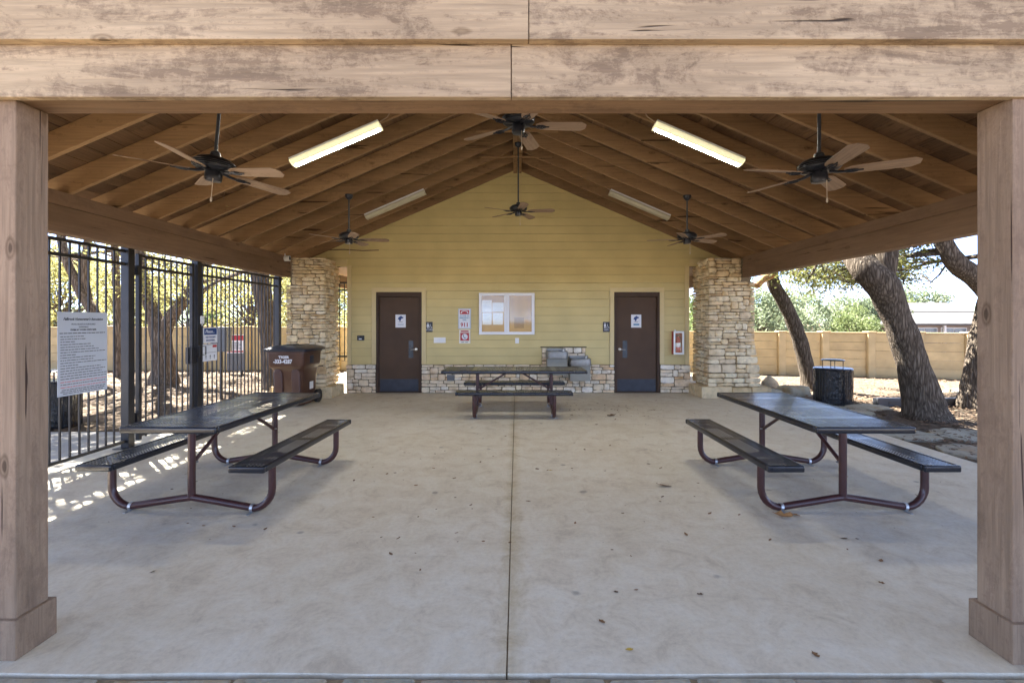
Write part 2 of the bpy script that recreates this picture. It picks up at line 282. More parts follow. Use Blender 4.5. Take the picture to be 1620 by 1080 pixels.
gm, gnt, gb = nodes_of('clear_glass')
gb.inputs['Roughness'].default_value = .05; gb.inputs['Base Color'].default_value = (.9, .9, .9, 1)
gt = gnt.nodes.new('ShaderNodeBsdfTransparent'); gmx = gnt.nodes.new('ShaderNodeMixShader'); gmx.inputs['Fac'].default_value = .035
gl = gnt.nodes.new('ShaderNodeBsdfGlossy'); gl.inputs['Roughness'].default_value = .05
gnt.links.new(gt.outputs[0], gmx.inputs[1]); gnt.links.new(gl.outputs[0], gmx.inputs[2]); gnt.links.new(gmx.outputs[0], gnt.nodes['Material Output'].inputs['Surface'])
M['glass'] = gm

# ------------------------------------------------------------------ helpers
class MB:
    def __init__(s): s.v = []; s.f = []
    def add(s, vs, fs):
        o = len(s.v); s.v += [tuple(p) for p in vs]; s.f += [tuple(i + o for i in f) for f in fs]; return s
    def box(s, x0, x1, y0, y1, z0, z1, mat=None):
        p = [Vector((x, y, z)) for z in (z0, z1) for y in (y0, y1) for x in (x0, x1)]
        if mat is not None: p = [mat @ q for q in p]
        return s.add(p, [(0, 2, 3, 1), (4, 5, 7, 6), (0, 1, 5, 4), (2, 6, 7, 3), (0, 4, 6, 2), (1, 3, 7, 5)])
    def prism(s, poly, d):       # poly: list of 3D points (CCW seen from -d), extruded along d
        n = len(poly); d = Vector(d); a = [Vector(p) for p in poly]
        return s.add(a + [p + d for p in a], [tuple(range(n - 1, -1, -1)), tuple(range(n, 2 * n))] + [(i, (i + 1) % n, n + (i + 1) % n, n + i) for i in range(n)])
    def tube(s, pts, rad, n=8, cap=True):
        pts = [Vector(p) for p in pts]; k = len(pts)
        if not hasattr(rad, '__len__'): rad = [rad] * k
        vs = []; fs = []; ref = None
        for i, p in enumerate(pts):
            t = (pts[min(i + 1, k - 1)] - pts[max(i - 1, 0)]).normalized()
            if ref is None:
                ref = t.cross(Vector((0, 0, 1)))
                if ref.length < .05: ref = t.cross(Vector((0, 1, 0)))
            ref = (ref - t * ref.dot(t)).normalized(); b = t.cross(ref)
            for j in range(n):
                a = 2 * math.pi * j / n; vs.append(p + (ref * math.cos(a) + b * math.sin(a)) * rad[i])
        for i in range(k - 1):
            for j in range(n):
                fs.append((i * n + j, i * n + (j + 1) % n, (i + 1) * n + (j + 1) % n, (i + 1) * n + j))
        if cap: fs.append(tuple(range(n - 1, -1, -1))); fs.append(tuple((k - 1) * n + j for j in range(n)))
        return s.add(vs, fs)
    def lathe(s, prof, n=20, c=(0, 0, 0), mat=None):
        vs = []; fs = []; k = len(prof)
        for r, z in prof:
            for j in range(n):
                a = 2 * math.pi * j / n; q = Vector((c[0] + r * math.cos(a), c[1] + r * math.sin(a), c[2] + z)); vs.append(mat @ q if mat is not None else q)
        for i in range(k - 1):
            for j in range(n): fs.append((i * n + j, i * n + (j + 1) % n, (i + 1) * n + (j + 1) % n, (i + 1) * n + j))
        fs.append(tuple(range(n - 1, -1, -1))); fs.append(tuple((k - 1) * n + j for j in range(n)))
        return s.add(vs, fs)
    def rloft(s, secs, n=4, c=(0, 0)):   # rounded rectangle sections: (z, halfx, halfy, corner, yoff)
        vs = []; fs = []; per = 4 * (n + 1)
        for z, hx, hy, r, yo in secs:
            for q, (sx, sy) in enumerate(((1, 1), (-1, 1), (-1, -1), (1, -1))):
                for j in range(n + 1):
                    a = math.pi / 2 * (q + j / n); vs.append((c[0] + sx * (hx - r) + r * math.cos(a), c[1] + yo + sy * (hy - r) + r * math.sin(a), z))
        for i in range(len(secs) - 1):
            for j in range(per): fs.append((i * per + j, i * per + (j + 1) % per, (i + 1) * per + (j + 1) % per, (i + 1) * per + j))
        fs.append(tuple(range(per - 1, -1, -1))); fs.append(tuple((len(secs) - 1) * per + j for j in range(per)))
        return s.add(vs, fs)
    def mesh(s, name, bevel=0, seg=2):
        me = bpy.data.meshes.new(name); me.from_pydata(s.v, [], s.f); me.validate()
        bm = bmesh.new(); bm.from_mesh(me)
        bmesh.ops.recalc_face_normals(bm, faces=bm.faces)
        if bevel:
            ed = [e for e in bm.edges if len(e.link_faces) == 2 and e.calc_face_angle(0) > .5]
            bmesh.ops.bevel(bm, geom=ed, offset=bevel, segments=seg, affect='EDGES', profile=.6, clamp_overlap=True)
        bm.to_mesh(me); bm.free(); return me
    def build(s, name, mat, parent=None, bevel=0, smooth=False, seg=2, loc=None):
        return link(name, s.mesh(name, bevel, seg), mat, parent, smooth, loc)
def link(name, me, mat, parent=None, smooth=False, loc=None):
    if mat is not None and not me.materials: me.materials.append(M[mat] if isinstance(mat, str) else mat)
    if smooth:
        for p in me.polygons: p.use_smooth = True
        try: me.set_sharp_from_angle(angle=R(40))
        except Exception: pass
    o = bpy.data.objects.new(name, me); C.objects.link(o)
    if parent is not None: o.parent = parent
    if loc is not None: o.location = loc
    return o
def tag(o, label=None, cat=None, group=None, kind=None):
    if label: o['label'] = label
    if cat: o['category'] = cat
    if group: o['group'] = group
    if kind: o['kind'] = kind
    return o
def thing(name, label, cat, loc=(0, 0, 0), rz=0, group=None):
    o = bpy.data.objects.new(name, None); C.objects.link(o); o.location = loc; o.rotation_euler = (0, 0, rz); o.empty_display_size = .2
    return tag(o, label, cat, group)
def copy_tree(o, parent=None):
    c = o.copy(); C.objects.link(c); c.parent = parent
    for ch in list(o.children): copy_tree(ch, c)
    return c
def piece(name, mb, mat, parent, **k): return mb.build(name, mat, parent, **k)
def text(body, size, mat, parent, loc, rot, align='CENTER', shear=0, bold=0, name='lettering', sx=1.0):
    cu = bpy.data.curves.new('txt', 'FONT'); cu.body = body; cu.size = size; cu.align_x = align; cu.align_y = 'CENTER'; cu.shear = shear; cu.offset = bold; cu.extrude = .0006; cu.resolution_u = 2
    to = bpy.data.objects.new('txt', cu); C.objects.link(to)
    me = bpy.data.meshes.new_from_object(to); bpy.data.objects.remove(to); bpy.data.curves.remove(cu)
    me.materials.clear()
    o = link(name, me, mat, parent); o.location = loc; o.rotation_euler = rot; o.scale = (sx, 1, 1); return o
WALLROT = (R(90), 0, 0)            # text on a face looking towards -Y
def gp(x, y, z=0):                 # a point of height z seen at photograph pixel x, y -> ground position
    Y = F * (EYE - z) / (y - CY); return (x - CX) * Y / F, Y

# ------------------------------------------------------------------ setting: ground, floor slab, walks
def gz(x, y):
    z = -.055
    if x > 5: z -= .26 * max(0, min(1, (y - 9.5) / 6)) * min(1, (x - 5) / 1.5)
    return z
mb = MB(); xs = [-900, -300, -120, -60, -40] + [-30 + i * .75 for i in range(81)] + [40, 60, 120, 300, 900]; ys = [-900, -300, -100, -50, -25] + [-15 + i * .75 for i in range(61)] + [40, 60, 120, 300, 900]
vsx = [(x, y, gz(x, y) - (.5 if y > 24 else 0) + (noise.noise((x * .5, y * .5, 1)) * .03 if abs(x) > 6.5 and abs(x) < 30 else 0)) for y in ys for x in xs]
nx = len(xs)
mb.add(vsx, [(j * nx + i, j * nx + i + 1, (j + 1) * nx + i + 1, (j + 1) * nx + i) for j in range(len(ys) - 1) for i in range(nx - 1)])
tag(mb.build('ground', 'ground', smooth=True), 'brown leaf strewn dirt ground under the oaks', 'ground', kind='structure')
# patio slab: two halves with an open joint, the joint bed below
XL, XR, YF, YB = -5.3, 5.18, 2.14, 15.4
def slab_half(x_in, x_out, sgn):
    m = MB(); j0, j1 = -.038 + sgn * .0034, .004 + sgn * .003
    n = 40; pts = []
    xa, xb = (j0, x_out)
    front = [(xa + (xb - xa) * i / n, YF + noise.noise((i * .31 + sgn * 9, 3.3, 0)) * .010) for i in range(n + 1)]
    poly = front + [(x_out, YB), (j1, YB)]
    if sgn > 0: pts = [(x, y, -.12) for x, y in poly]
    else: pts = [(x, y, -.12) for x, y in reversed(poly)]
    m.prism(pts, (0, 0, .12)); return m
fl = slab_half(0, XL, -1).build('pavement', 'slab', bevel=.004, seg=1); tag(fl, 'left half of the pale concrete patio floor', 'floor', kind='structure')
fr = slab_half(0, XR, 1).build('pavement', 'slab', bevel=.004, seg=1); tag(fr, 'right half of the pale concrete patio floor', 'floor', kind='structure')
jb = MB().box(-.08, .05, YF + .02, YB, -.05, -.012).build('floor_joint', 'mortar', fl)
tag(MB().box(-9.4, -5.302, -12, 6.9, -.15, -.018).build('path', 'walk'), 'concrete walk outside the iron fence', 'path', kind='structure')
# flagstone apron in front of the slab, unseen concrete court behind the camera, added to bounce sunlight
apron = MB().box(-9.4, 7.5, .2, 2.124, -.16, -.014).build('path', 'mortar'); tag(apron, 'flagstone strip along the front edge of the patio', 'path', kind='structure')
def flag_poly(cx, cy, rx, ry, r, n=9):
    return [(cx + rx * math.cos(2 * math.pi * i / n) * r.uniform(.82, 1.08), cy + ry * math.sin(2 * math.pi * i / n) * r.uniform(.82, 1.08)) for i in range(n)]
rf = random.Random(3); x = -3.2
while x < 3.4:
    w = rf.uniform(.30, .62)
    for cy, ry in ((1.94, .185), (1.555, .18)):
        p = [(x + .012, cy - ry), (x + w - .012, cy - ry + rf.uniform(-.01, .01)), (x + w - .012 + rf.uniform(-.04, .03), cy + ry), (x + .012 + rf.uniform(-.03, .04), cy + ry + rf.uniform(-.01, .01))]
        MB().prism([(a, b, -.09) for a, b in p], (0, 0, .084 + rf.uniform(-.003, .003))).build('flagstone', 'flag', apron, bevel=.01, seg=1)
    x += w
tag(MB().box(-9.4, 12, -14, .198, -.16, -.06).build('pavement', 'court'), 'unseen concrete court in front of the pavilion, added for sun bounce', 'pavement', kind='structure')
# flagstones to the right of the slab
fp = MB().box(5.19, 7.6, 3.2, 8.1, -.12, -.052).build('path', 'ground'); tag(fp, 'irregular flagstone path beside the patio under the big oak', 'path', kind='structure')
for cx, cy, rx, ry in ((5.62, 6.75, .42, .36), (6.5, 6.75, .55, .40), (5.75, 5.85, .45, .38), (6.75, 5.9, .5, .38), (5.6, 5.0, .4, .36), (6.4, 5.05, .42, .36), (5.65, 7.6, .42, .30), (5.6, 4.2, .38, .34), (6.4, 4.3, .4, .33), (7.3, 5.2, .35, .4), (5.9, 8.4, .5, .3), (6.1, 9.1, .55, .26), (7.25, 6.6, .3, .4)):
    MB().prism([(a, b, -.1) for a, b in flag_poly(cx, cy, rx, ry, rf, 8)], (0, 0, .075 + rf.uniform(0, .02))).build('flagstone', 'flag', fp, bevel=.012, seg=1)

# ------------------------------------------------------------------ pavilion: posts, header, beams, rafters, deck
XC = .03; HB = 4.69; SL = .43; ZR = 2.925       # centre, half span to beam face, roof slope, rafter underside at beam
def zu(x): return ZR + SL * (HB - abs(x - XC))  # rafter underside
pav = thing('pavilion', 'open timber pavilion with brown gabled rafters and weathered tan header boards', 'pavilion', (XC, 6, 0))
def pv(m, name, mat, **k):
    o = m.build(name, mat, pav, **k); o.location = (-XC, -6, 0); return o
for x0, x1, y0, y1 in ((-2.52, -2.362, 2.241, 2.40), (2.325, 2.48, 2.215, 2.388), (-4.83, -4.67, 2.24, 2.40), (4.73, 4.89, 2.24, 2.40)):
    p = pv(MB().box(x0, x1, y0, y1, 0, 2.638), 'post', 'post', bevel=.006)
    b = MB()
    e = .022
    b.box(x0 - e, x1 + e, y0 - e, y1 + e, 0, .187)
    b.build('post_base', 'post', p, bevel=.005)
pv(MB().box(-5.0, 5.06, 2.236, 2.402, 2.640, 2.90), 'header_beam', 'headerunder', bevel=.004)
for a, b in ((-5.02, -.020), (-.016, 5.08)):
    pv(MB().box(a, b, 2.196, 2.234, 2.628, 2.888), 'fascia_board', 'header', bevel=.004)
for a, b in ((-5.02, .060), (.064, 5.08)):
    pv(MB().box(a, b, 2.150, 2.193, 2.868, 3.16), 'fascia_board', 'header', bevel=.004)
z = 3.165; k = 0
while True:    # gable boards above, out of frame
    z1 = z + .29; hw = (zu(XC) + .15 - z1) / SL
    if hw < .25: break
    pv(MB().box(XC - hw, XC + hw, 2.16 - .002 * k, 2.20, z, z1 - .006), 'gable_board', 'header'); z = z1; k += 1
for s in (-1, 1):
    xi = XC + s * HB
    a, b = sorted((xi, xi + s * .17))
    pv(MB().box(a, b, 2.404, 9.84, 2.498, 2.772), 'side_beam', 'beam', bevel=.005)
    a, b = sorted((xi + s * .004, xi + s * .166))
    pv(MB().box(a, b, 2.404, 9.84, 2.776, 2.922), 'top_plate', 'beam', bevel=.004)
    a, b = sorted((xi + s * .02, xi + s * .15))
    pv(MB().box(a, b, 10.86, 15.2, 2.5, 2.92), 'rear_beam', 'beam')
YR = [3.15 + .61 * i for i in range(13)]
for s in (-1, 1):
    def rp(d, y0, y1):
        x0, x1 = XC + s * .03, XC + s * 5.02
        poly = [(x0, y0, zu(x0)), (x1, y0, zu(x1)), (x1, y0, zu(x1) + d), (x0, y0, zu(x0) + d)]
        return MB().prism(poly, (0, y1 - y0, 0))
    for y in YR + [2.50, 11.4, 12.6, 13.8, 15.0]:
        if y > 10.5 and y < 10.6: continue
        pv(rp(.235, y - .023, y + .023), 'rafter', 'rafter', bevel=.004, seg=1)
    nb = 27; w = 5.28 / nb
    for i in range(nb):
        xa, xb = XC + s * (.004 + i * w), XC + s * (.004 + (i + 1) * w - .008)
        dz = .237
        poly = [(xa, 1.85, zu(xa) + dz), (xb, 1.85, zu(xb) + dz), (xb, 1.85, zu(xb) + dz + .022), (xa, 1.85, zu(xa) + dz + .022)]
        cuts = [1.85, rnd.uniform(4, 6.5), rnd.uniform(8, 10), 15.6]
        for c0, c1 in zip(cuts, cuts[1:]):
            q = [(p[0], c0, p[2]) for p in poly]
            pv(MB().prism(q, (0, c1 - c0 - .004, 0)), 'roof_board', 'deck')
    x0, x1 = XC + s * .002, XC + s * 5.33
    pv(MB().prism([(x0, 1.80, zu(x0) + .263), (x1, 1.80, zu(x1) + .263), (x1, 1.80, zu(x1) + .29), (x0, 1.80, zu(x0) + .29)], (0, 13.85, 0)), 'roof_covering', 'roofing')
zr = zu(XC)
for a, b in ((-.088, -.006), (.006, .088)):
    pv(MB().box(XC + .02 + a, XC + .02 + b, 2.42, 10.40, zr - .115, zr + .12), 'ridge_beam', 'rafter', bevel=.004, seg=1)
for i in (1, 3, 5, 7.5, 9.5):
    y = 3.15 + .61 * i
    zc = 4.68; hw = (zr - zc) / SL + .06
    pv(MB().box(XC - hw, XC + hw, y + .026, y + .046, zc, zc + .035), 'collar_tie', 'rafter')

# ------------------------------------------------------------------ stones
def stone_mesh(seed):
    r = random.Random(seed); m = MB(); nu, nv = 4, 3; vs = []
    for j in range(nv):
        for i in range(nu):
            u = -.5 + i / (nu - 1); v = -.5 + j / (nv - 1)
            edge = (i in (0, nu - 1)) + (j in (0, nv - 1))
            d = -1 + r.uniform(-.10, .10) + (.22 if edge == 1 else .42 if edge == 2 else 0)
            if edge: u *= r.uniform(.93, 1.0) if i in (0, nu - 1) else 1; v *= r.uniform(.86, 1.0) if j in (0, nv - 1) else 1
            if edge == 2: u *= .95; v *= .9
            if 0 < i < nu - 1: u += r.uniform(-.08, .08)
            vs.append((u, d, v))
    fs = [(j * nu + i, j * nu + i + 1, (j + 1) * nu + i + 1, (j + 1) * nu + i) for j in range(nv - 1) for i in range(nu - 1)]
    ring = [i for i in range(nu)] + [j * nu + nu - 1 for j in range(1, nv)] + [(nv - 1) * nu + i for i in range(nu - 2, -1, -1)] + [j * nu for j in range(nv - 2, 0, -1)]
    o = len(vs); vs += [(vs[q][0], 0, vs[q][2]) for q in ring]; n = len(ring)
    fs += [(ring[(i + 1) % n], ring[i], o + i, o + (i + 1) % n) for i in range(n)]
    m.add(vs, fs); me = m.mesh('stone')
    for p in me.polygons: p.use_smooth = True
    try: me.set_sharp_from_angle(angle=R(50))
    except Exception: pass
    return me
SM = {k: [stone_mesh(i) for i in range(10)] for k in ('stone', 'wain')}
for k in SM:
    for me in SM[k]: me.materials.append(M[k])
def courses(r, z0, z1, hmin, hmax):
    out = []; z = z0
    while z < z1 - hmin * .6:
        h = r.uniform(hmin, hmax)
        if z1 - (z + h) < hmin * .7: h = z1 - z
        out.append((z, z + h)); z += h
    return out
def lay(r, u0, u1, cs, wmin, wmax):
    """broken courses: some stones are two courses high"""
    out = []; taken = []
    for ci, (z0, z1) in enumerate(cs):
        u = u0
        blocked = [t for t in taken if t[2] == ci]
        while u < u1 - .01:
            hit = [t for t in blocked if t[0] <= u + .004 < t[1]]
            if hit: u = hit[0][1]; continue
            nxt = min([t[0] for t in blocked if t[0] > u] + [u1])
            w = r.uniform(wmin, wmax)
            if nxt - (u + w) < wmin * .55: w = nxt - u
            zt = z1
            if r.random() < .22 and ci + 1 < len(cs) and (cs[ci + 1][1] - z0) < .19 and w > .1:
                zt = cs[ci + 1][1]; taken.append((u, u + w, ci + 1))
            out.append((u, u + w, z0, zt)); u += w
    return out
def set_stones(parent, r, stones, org, udir, ndir, depth, kind, gap=.008, proud=.02):
    """org: point at u=0 of the back plane, udir along the wall, ndir outward"""
    ang = math.atan2(udir[1], udir[0])
    for (a, b, z0, z1) in stones:
        o = bpy.data.objects.new('stone', r.choice(SM[kind])); C.objects.link(o); o.parent = parent
        c = Vector(org) + Vector((udir[0], udir[1], 0)) * ((a + b) / 2)
        o.location = (c.x, c.y, (z0 + z1) / 2 + r.uniform(-.004, .004))
        o.scale = (max(.02, b - a - gap), depth + r.uniform(-.3, 1) * proud, max(.015, z1 - z0 - gap * .8)); o.rotation_euler = (r.uniform(-.05, .05), r.uniform(-.035, .035), ang + r.uniform(-.03, .03))

def stone_column(label, xi, xo, yf, yb, s, seed):
    """xi inner side X, xo outer side X"""
    t = thing('stone_column', label, 'column', ((xi + xo) / 2, (yf + yb) / 2, 0)); r = random.Random(seed)
    ox, oy = (xi + xo) / 2, (yf + yb) / 2
    a, b = sorted((xi + s * .07, xo - s * .07))
    m = MB().box(a - ox, b - ox, yf + .07 - oy, yb - .07 - oy, .0, 2.90); m.build('core', 'mortar', t)
    # base blocks
    e = .20
    lo, hi = sorted((xi - s * e, xo + s * .28))
    cuts = [lo, lo + (hi - lo) * .44, lo + (hi - lo) * .72, hi]
    for c0, c1 in zip(cuts, cuts[1:]):
        MB().box(c0 + .004 - ox, c1 - .004 - ox, yf - .10 + r.uniform(-.015, .015) - oy, yf + .30 - oy, 0, .235 + r.uniform(-.02, .02)).build('base_block', 'basestone', t, bevel=.022, seg=2)
    lo2, hi2 = sorted((xi - s * e, xi + s * .06))
    MB().box(lo2 - ox, hi2 - ox, yf + .305 - oy, yb - .28 - oy, 0, .225).build('base_block', 'basestone', t, bevel=.02, seg=2)
    cl = courses(r, .225, 1.02, .065, .115); cu = courses(r, cl[-1][1], 2.915, .045, .085)
    cs = cl + cu
    def widen(z): return .12 * max(0, (1.15 - z) / .95)
    # front face
    for part, wmin, wmax in ((cl, .15, .36), (cu, .10, .32)):
        st = lay(r, 0, abs(xo - xi), part, wmin, wmax)
        for (u0, u1, z0, z1) in st:
            W = abs(xo - xi)
            uu0 = u0 - (widen(z0) * .35 if u0 < .01 else 0) ; uu1 = u1 + (widen(z0) if u1 > W - .01 else 0)
            if s < 0:   # inner side is the +X side
                A, B = xo + (W - u1) * 0, 0
                p0, p1 = xi - uu1, xi - uu0
            else: p0, p1 = xi + uu0, xi + uu1
            if z1 > 2.49:      # the side beam is housed in the column here
                bl, bh = (-9, XC - HB) if s < 0 else (XC + HB, 9)
                if p0 >= bl - .02 and p1 <= bh + .02: continue
                if s < 0 and p0 < bh: p0 = bh
                if s > 0 and p1 > bl: p1 = bl
                if p1 - p0 < .03: continue
            set_stones(t, r, [(0, p1 - p0, z0, z1)], (p0 - ox, yf + .10 - widen(z0) * .35 - oy, 0), (1, 0), (0, -1), .10, 'stone')
        # inner side face
        D = yb - yf - .10
        st = lay(r, 0, D, part, wmin, wmax)
        for (u0, u1, z0, z1) in st:
            if s > 0:   # faces -X : u runs from back to front
                set_stones(t, r, [(0, u1 - u0, z0, z1)], (xi + .10 - ox, yf + .10 + (D - u0) - oy, 0), (0, -1), (-1, 0), .10, 'stone')
            else:
                set_stones(t, r, [(0, u1 - u0, z0, z1)], (xi - .10 - ox, yf + .10 + u0 - oy, 0), (0, 1), (1, 0), .10, 'stone')
    return t
colL = stone_column('tall stacked stone column behind the brown wheeled bin', -3.97, -4.78, 9.86, 10.75, -1, 11)
colR = stone_column('tall stacked stone column beside the fire extinguisher, carrying the right beam', 4.04, 5.00, 9.86, 10.85, 1, 12)

# ------------------------------------------------------------------ restroom building
YW = 10.56
bld = thing('restroom_building', 'tan lap sided gable end building with two brown doors and stone wainscot', 'building', (.06, 12.5, 0))
BO = Vector((-.06, -12.5, 0))
def bp_(m, name, mat, parent=None, **k):
    o = m.build(name, mat, parent or bld, **k)
    if parent is None: o.location = BO
    return o
XWL, XWR = -3.735, 3.87
def wx(px): return (px - CX) * YW / F
def wz(py): return EYE - (py - CY) * YW / F
D1 = (wx(595.5), wx(667.2)); D2 = (wx(971.5), wx(1043.3)); DH = 2.235
# walls (backing)
m = MB()
for a, b in ((XWL + .02, D1[0]), (D1[1], D2[0]), (D2[1], XWR - .02)): m.box(a, b, YW + .02, YW + .18, 0, DH)
m.box(XWL + .02, XWR - .02, YW + .02, YW + .18, DH, 2.83)
bp_(m, 'wall', 'backing')
m = MB(); hw = HB + .16
m.prism([(XC - hw, YW + .02, 2.835), (XC + hw, YW + .02, 2.835), (XC + hw, YW + .02, zu(XC + hw) + .19), (XC, YW + .02, zu(XC) + .19), (XC - hw, YW + .02, zu(XC - hw) + .19)], (0, .16, 0))
bp_(m, 'gable_wall', 'backing')
bp_(MB().box(XWL + .02, XWL + .17, YW + .185, 15.0, 0, 2.9), 'side_wall', 'siding'); bp_(MB().box(XWR - .17, XWR - .02, YW + .185, 15.0, 0, 2.9), 'side_wall', 'siding'); bp_(MB().box(XWL + .175, XWR - .175, 14.8, 15.0, 0, 2.9), 'rear_wall', 'siding')
# lap siding, one board per course and stretch
ST = .632
zc = ST; EXPO = .1815
stretch = ((XWL + .095, D1[0] - .105), (D1[1] + .105, D2[0] - .105), (D2[1] + .105, XWR - .095))
NX0, NX1, NZ1 = wx(857), wx(926), wz(549.5)       # stone niche of the fountains
while zc < 5.1:
    z1 = zc + EXPO
    def course(a, b, z0=zc, z1=z1):
        if b - a < .03: return
        # sloped board; clip the upper corners to the roof line
        lim = lambda x: zu(x) + .15
        za, zb = min(z1 - .005, lim(a)), min(z1 - .005, lim(b))
        if max(za, zb) <= z0 + .004: return
        p = [(a, z0), (b, z0), (b, max(zb, z0 + .002)), (a, max(za, z0 + .002))]
        vs = []
        for x_, z_ in p:
            t = (z_ - z0) / EXPO; vs.append((x_, YW - .020 + .018 * t, z_))
        for x_, z_ in p: vs.append((x_, YW + .019, z_))
        bp_(MB().add(vs, [(3, 2, 1, 0), (4, 5, 6, 7), (0, 1, 5, 4), (1, 2, 6, 5), (2, 3, 7, 6), (3, 0, 4, 7)]), 'siding_board', 'siding')
    if z1 <= DH + .09:
        for a, b in stretch:
            if a < NX0 < b and zc < NZ1 - .02: course(a, NX0); course(NX1, b)
            else: course(a, b)
    elif z1 <= 2.86:
        j = rnd.uniform(-1.5, 1.5); course(XWL + .095, j); course(j + .002, XWR - .095)
    else:
        hw = (zr + .15 - zc) / SL; hw = min(hw, HB + .15)
        if hw < .06: break
        hi = max(0, (zr + .15 - z1) / SL); j = rnd.uniform(-.4, .4) * hi if hi > .5 else XC
        # two halves so that each is clipped by the roof
        def half(s):
            a, b, c = j, XC + s * min(hw, HB + .15), XC + s * min(hi, HB + .15)
            p = [(a, zc), (b, zc), (c, z1 - .005), (a, z1 - .005)] if abs(c - a) > .004 else [(a, zc), (b, zc), (a, z1)]
            if s * (c - a) < 0: p = [(a, zc), (b, zc), (a, min(z1, zu(a) + .15))]
            vs = [(x_, YW - .020 + .018 * (z_ - zc) / EXPO, z_) for x_, z_ in p] + [(x_, YW + .019, z_) for x_, z_ in p]
            n = len(p); bp_(MB().add(vs, [tuple(range(n)), tuple(range(2 * n - 1, n - 1, -1))] + [(i, (i + 1) % n, n + (i + 1) % n, n + i) for i in range(n)]), 'siding_board', 'siding')
        half(-1); half(1)
    zc = z1
# trims
for a, b in ((XWL, XWL + .09), (XWR - .09, XWR)): bp_(MB().box(a, b, YW - .022, YW + .018, ST, 2.825), 'corner_trim', 'trim', bevel=.003, seg=1)
for s in (-1, 1):
    a, b = sorted((XC + s * (HB + .14), XWL - .004 if s < 0 else XWR + .004)); bp_(MB().box(a, b, YW - .020, YW + .018, 2.835, 2.96), 'frieze_board', 'trim')
bp_(MB().box(-4.6, XWL - .01, YW + .03, 14.8, 2.80, 2.832), 'soffit', 'beam'); bp_(MB().box(XWR + .01, 4.7, YW + .03, 14.8, 2.80, 2.832), 'soffit', 'beam')
# wainscot
r = random.Random(21)
wst = bpy.data.objects.new('wainscot', None); C.objects.link(wst); wst.parent = bld; wst.location = BO
for a, b in ((XWL - .02, D1[0]), (D1[1], D2[0]), (D2[1], XWR + .02)):
    MB().box(a + .01, b - .01, YW - .03, YW + .018, 0, ST - .012).build('mortar_bed', 'mortar', wst)
    cs = courses(r, .005, ST - .006, .055, .092)
    set_stones(wst, r, [(u0 + 0, u1, z0, z1) for u0, u1, z0, z1 in lay(r, 0, b - a, cs, .11, .34)], (a, YW - .025, 0), (1, 0), (0, -1), .045, 'wain', gap=.010, proud=.018)
MB().box(NX0, NX1, YW - .012, YW + .018, ST - .01, NZ1).build('mortar_bed', 'mortar', wst)
set_stones(wst, r, lay(r, 0, NX1 - NX0, courses(r, ST, NZ1, .06, .11), .10, .3), (NX0, YW - .01, 0), (1, 0), (0, -1), .045, 'wain', gap=.012)
bp_(MB().box(NX0 - .03, NX1 + .02, YW - .055, YW - .013, NZ1, NZ1 + .02), 'niche_flashing', 'doorframe')
# doors
def door(x0, x1, side, label):
    """side: +1 handle on the right"""
    fr = MB(); fw = .055
    fr.box(x0, x0 + fw, YW - .03, YW + .15, .0, DH); fr.box(x1 - fw, x1, YW - .03, YW + .15, .0, DH); fr.box(x0 + fw, x1 - fw, YW - .03, YW + .15, DH - .10, DH)
    bp_(fr, 'door_frame', 'doorframe', bevel=.004, seg=1)
    tm = MB(); tw = .1
    tm.box(x0 - tw, x0 - .002, YW - .026, YW + .018, ST, DH + .002); tm.box(x1 + .002, x1 + tw, YW - .026, YW + .018, ST, DH + .002); tm.box(x0 - tw, x1 + tw, YW - .026, YW + .018, DH + .004, DH + .10)
    bp_(tm, 'door_casing', 'trim', bevel=.003, seg=1)
    d = bp_(MB().box(x0 + fw + .003, x1 - fw - .003, YW + .02, YW + .065, .02, DH - .104), 'door', 'door', bevel=.003, seg=1); d['label'] = label
    y = YW + .02
    MB().box(x0 + fw + .02, x1 - fw - .02, y - .004, y - .0005, .03, .30).build('kick_plate', 'kick', d)
    hx = (x1 - fw - .075) if side > 0 else (x0 + fw + .075); hz = .965
    px = hx - side * .115
    MB().box(px - .052, px + .052, y - .004, y - .0005, hz - .19, hz + .19).build('push_plate', 'push', d, bevel=.001)
    rot = Matrix.Translation((hx, y, hz)) @ Matrix.Rotation(R(90), 4, 'X')
    MB().lathe([(.036, 0), (.036, .012), (.03, .018), (.016, .02), (.014, .055)], 20, mat=rot).build('rose', 'nickel', d, smooth=True)
    MB().tube([(hx, y - .05, hz), (hx - side * .03, y - .056, hz - .001), (hx - side * .11, y - .054, hz - .006)], [.013, .012, .009], 10).build('lever', 'nickel', d, smooth=True)
    MB().lathe([(.011, 0), (.011, .06), (.008, .064)], 10, mat=rot).build('lock_cylinder', 'nickel', d, smooth=True)
    MB().box(x1 - .012 if side > 0 else x0 + .0, x1 + .002 if side > 0 else x0 + .012, YW - .034, YW - .0305, hz - .05, hz + .07).build('strike_guard', 'darkbox', d)
    for hz_ in (.35, 1.15, 1.9):
        hx_ = x0 + fw - .006 if side > 0 else x1 - fw + .006
        MB().tube([(hx_, YW + .008, hz_ - .05), (hx_, YW + .008, hz_ + .05)], .009, 8).build('hinge', 'doorframe', d)
    return d
d1 = door(D1[0], D1[1], 1, 'brown left restroom door with dark kick plate'); d2 = door(D2[0], D2[1], -1, 'brown right restroom door with dark kick plate')
bp_(MB().box(D1[0], D1[1], YW - .03, YW + .12, .001, .016), 'threshold', 'doorframe'); bp_(MB().box(D2[0], D2[1], YW - .03, YW + .12, .001, .016), 'threshold', 'doorframe')
# electrical outlet cover in the wainscot
bp_(MB().box(wx(708), wx(720), YW - .098, YW - .06, wz(601), wz(592)), 'outlet_cover', 'greybox', bevel=.003)

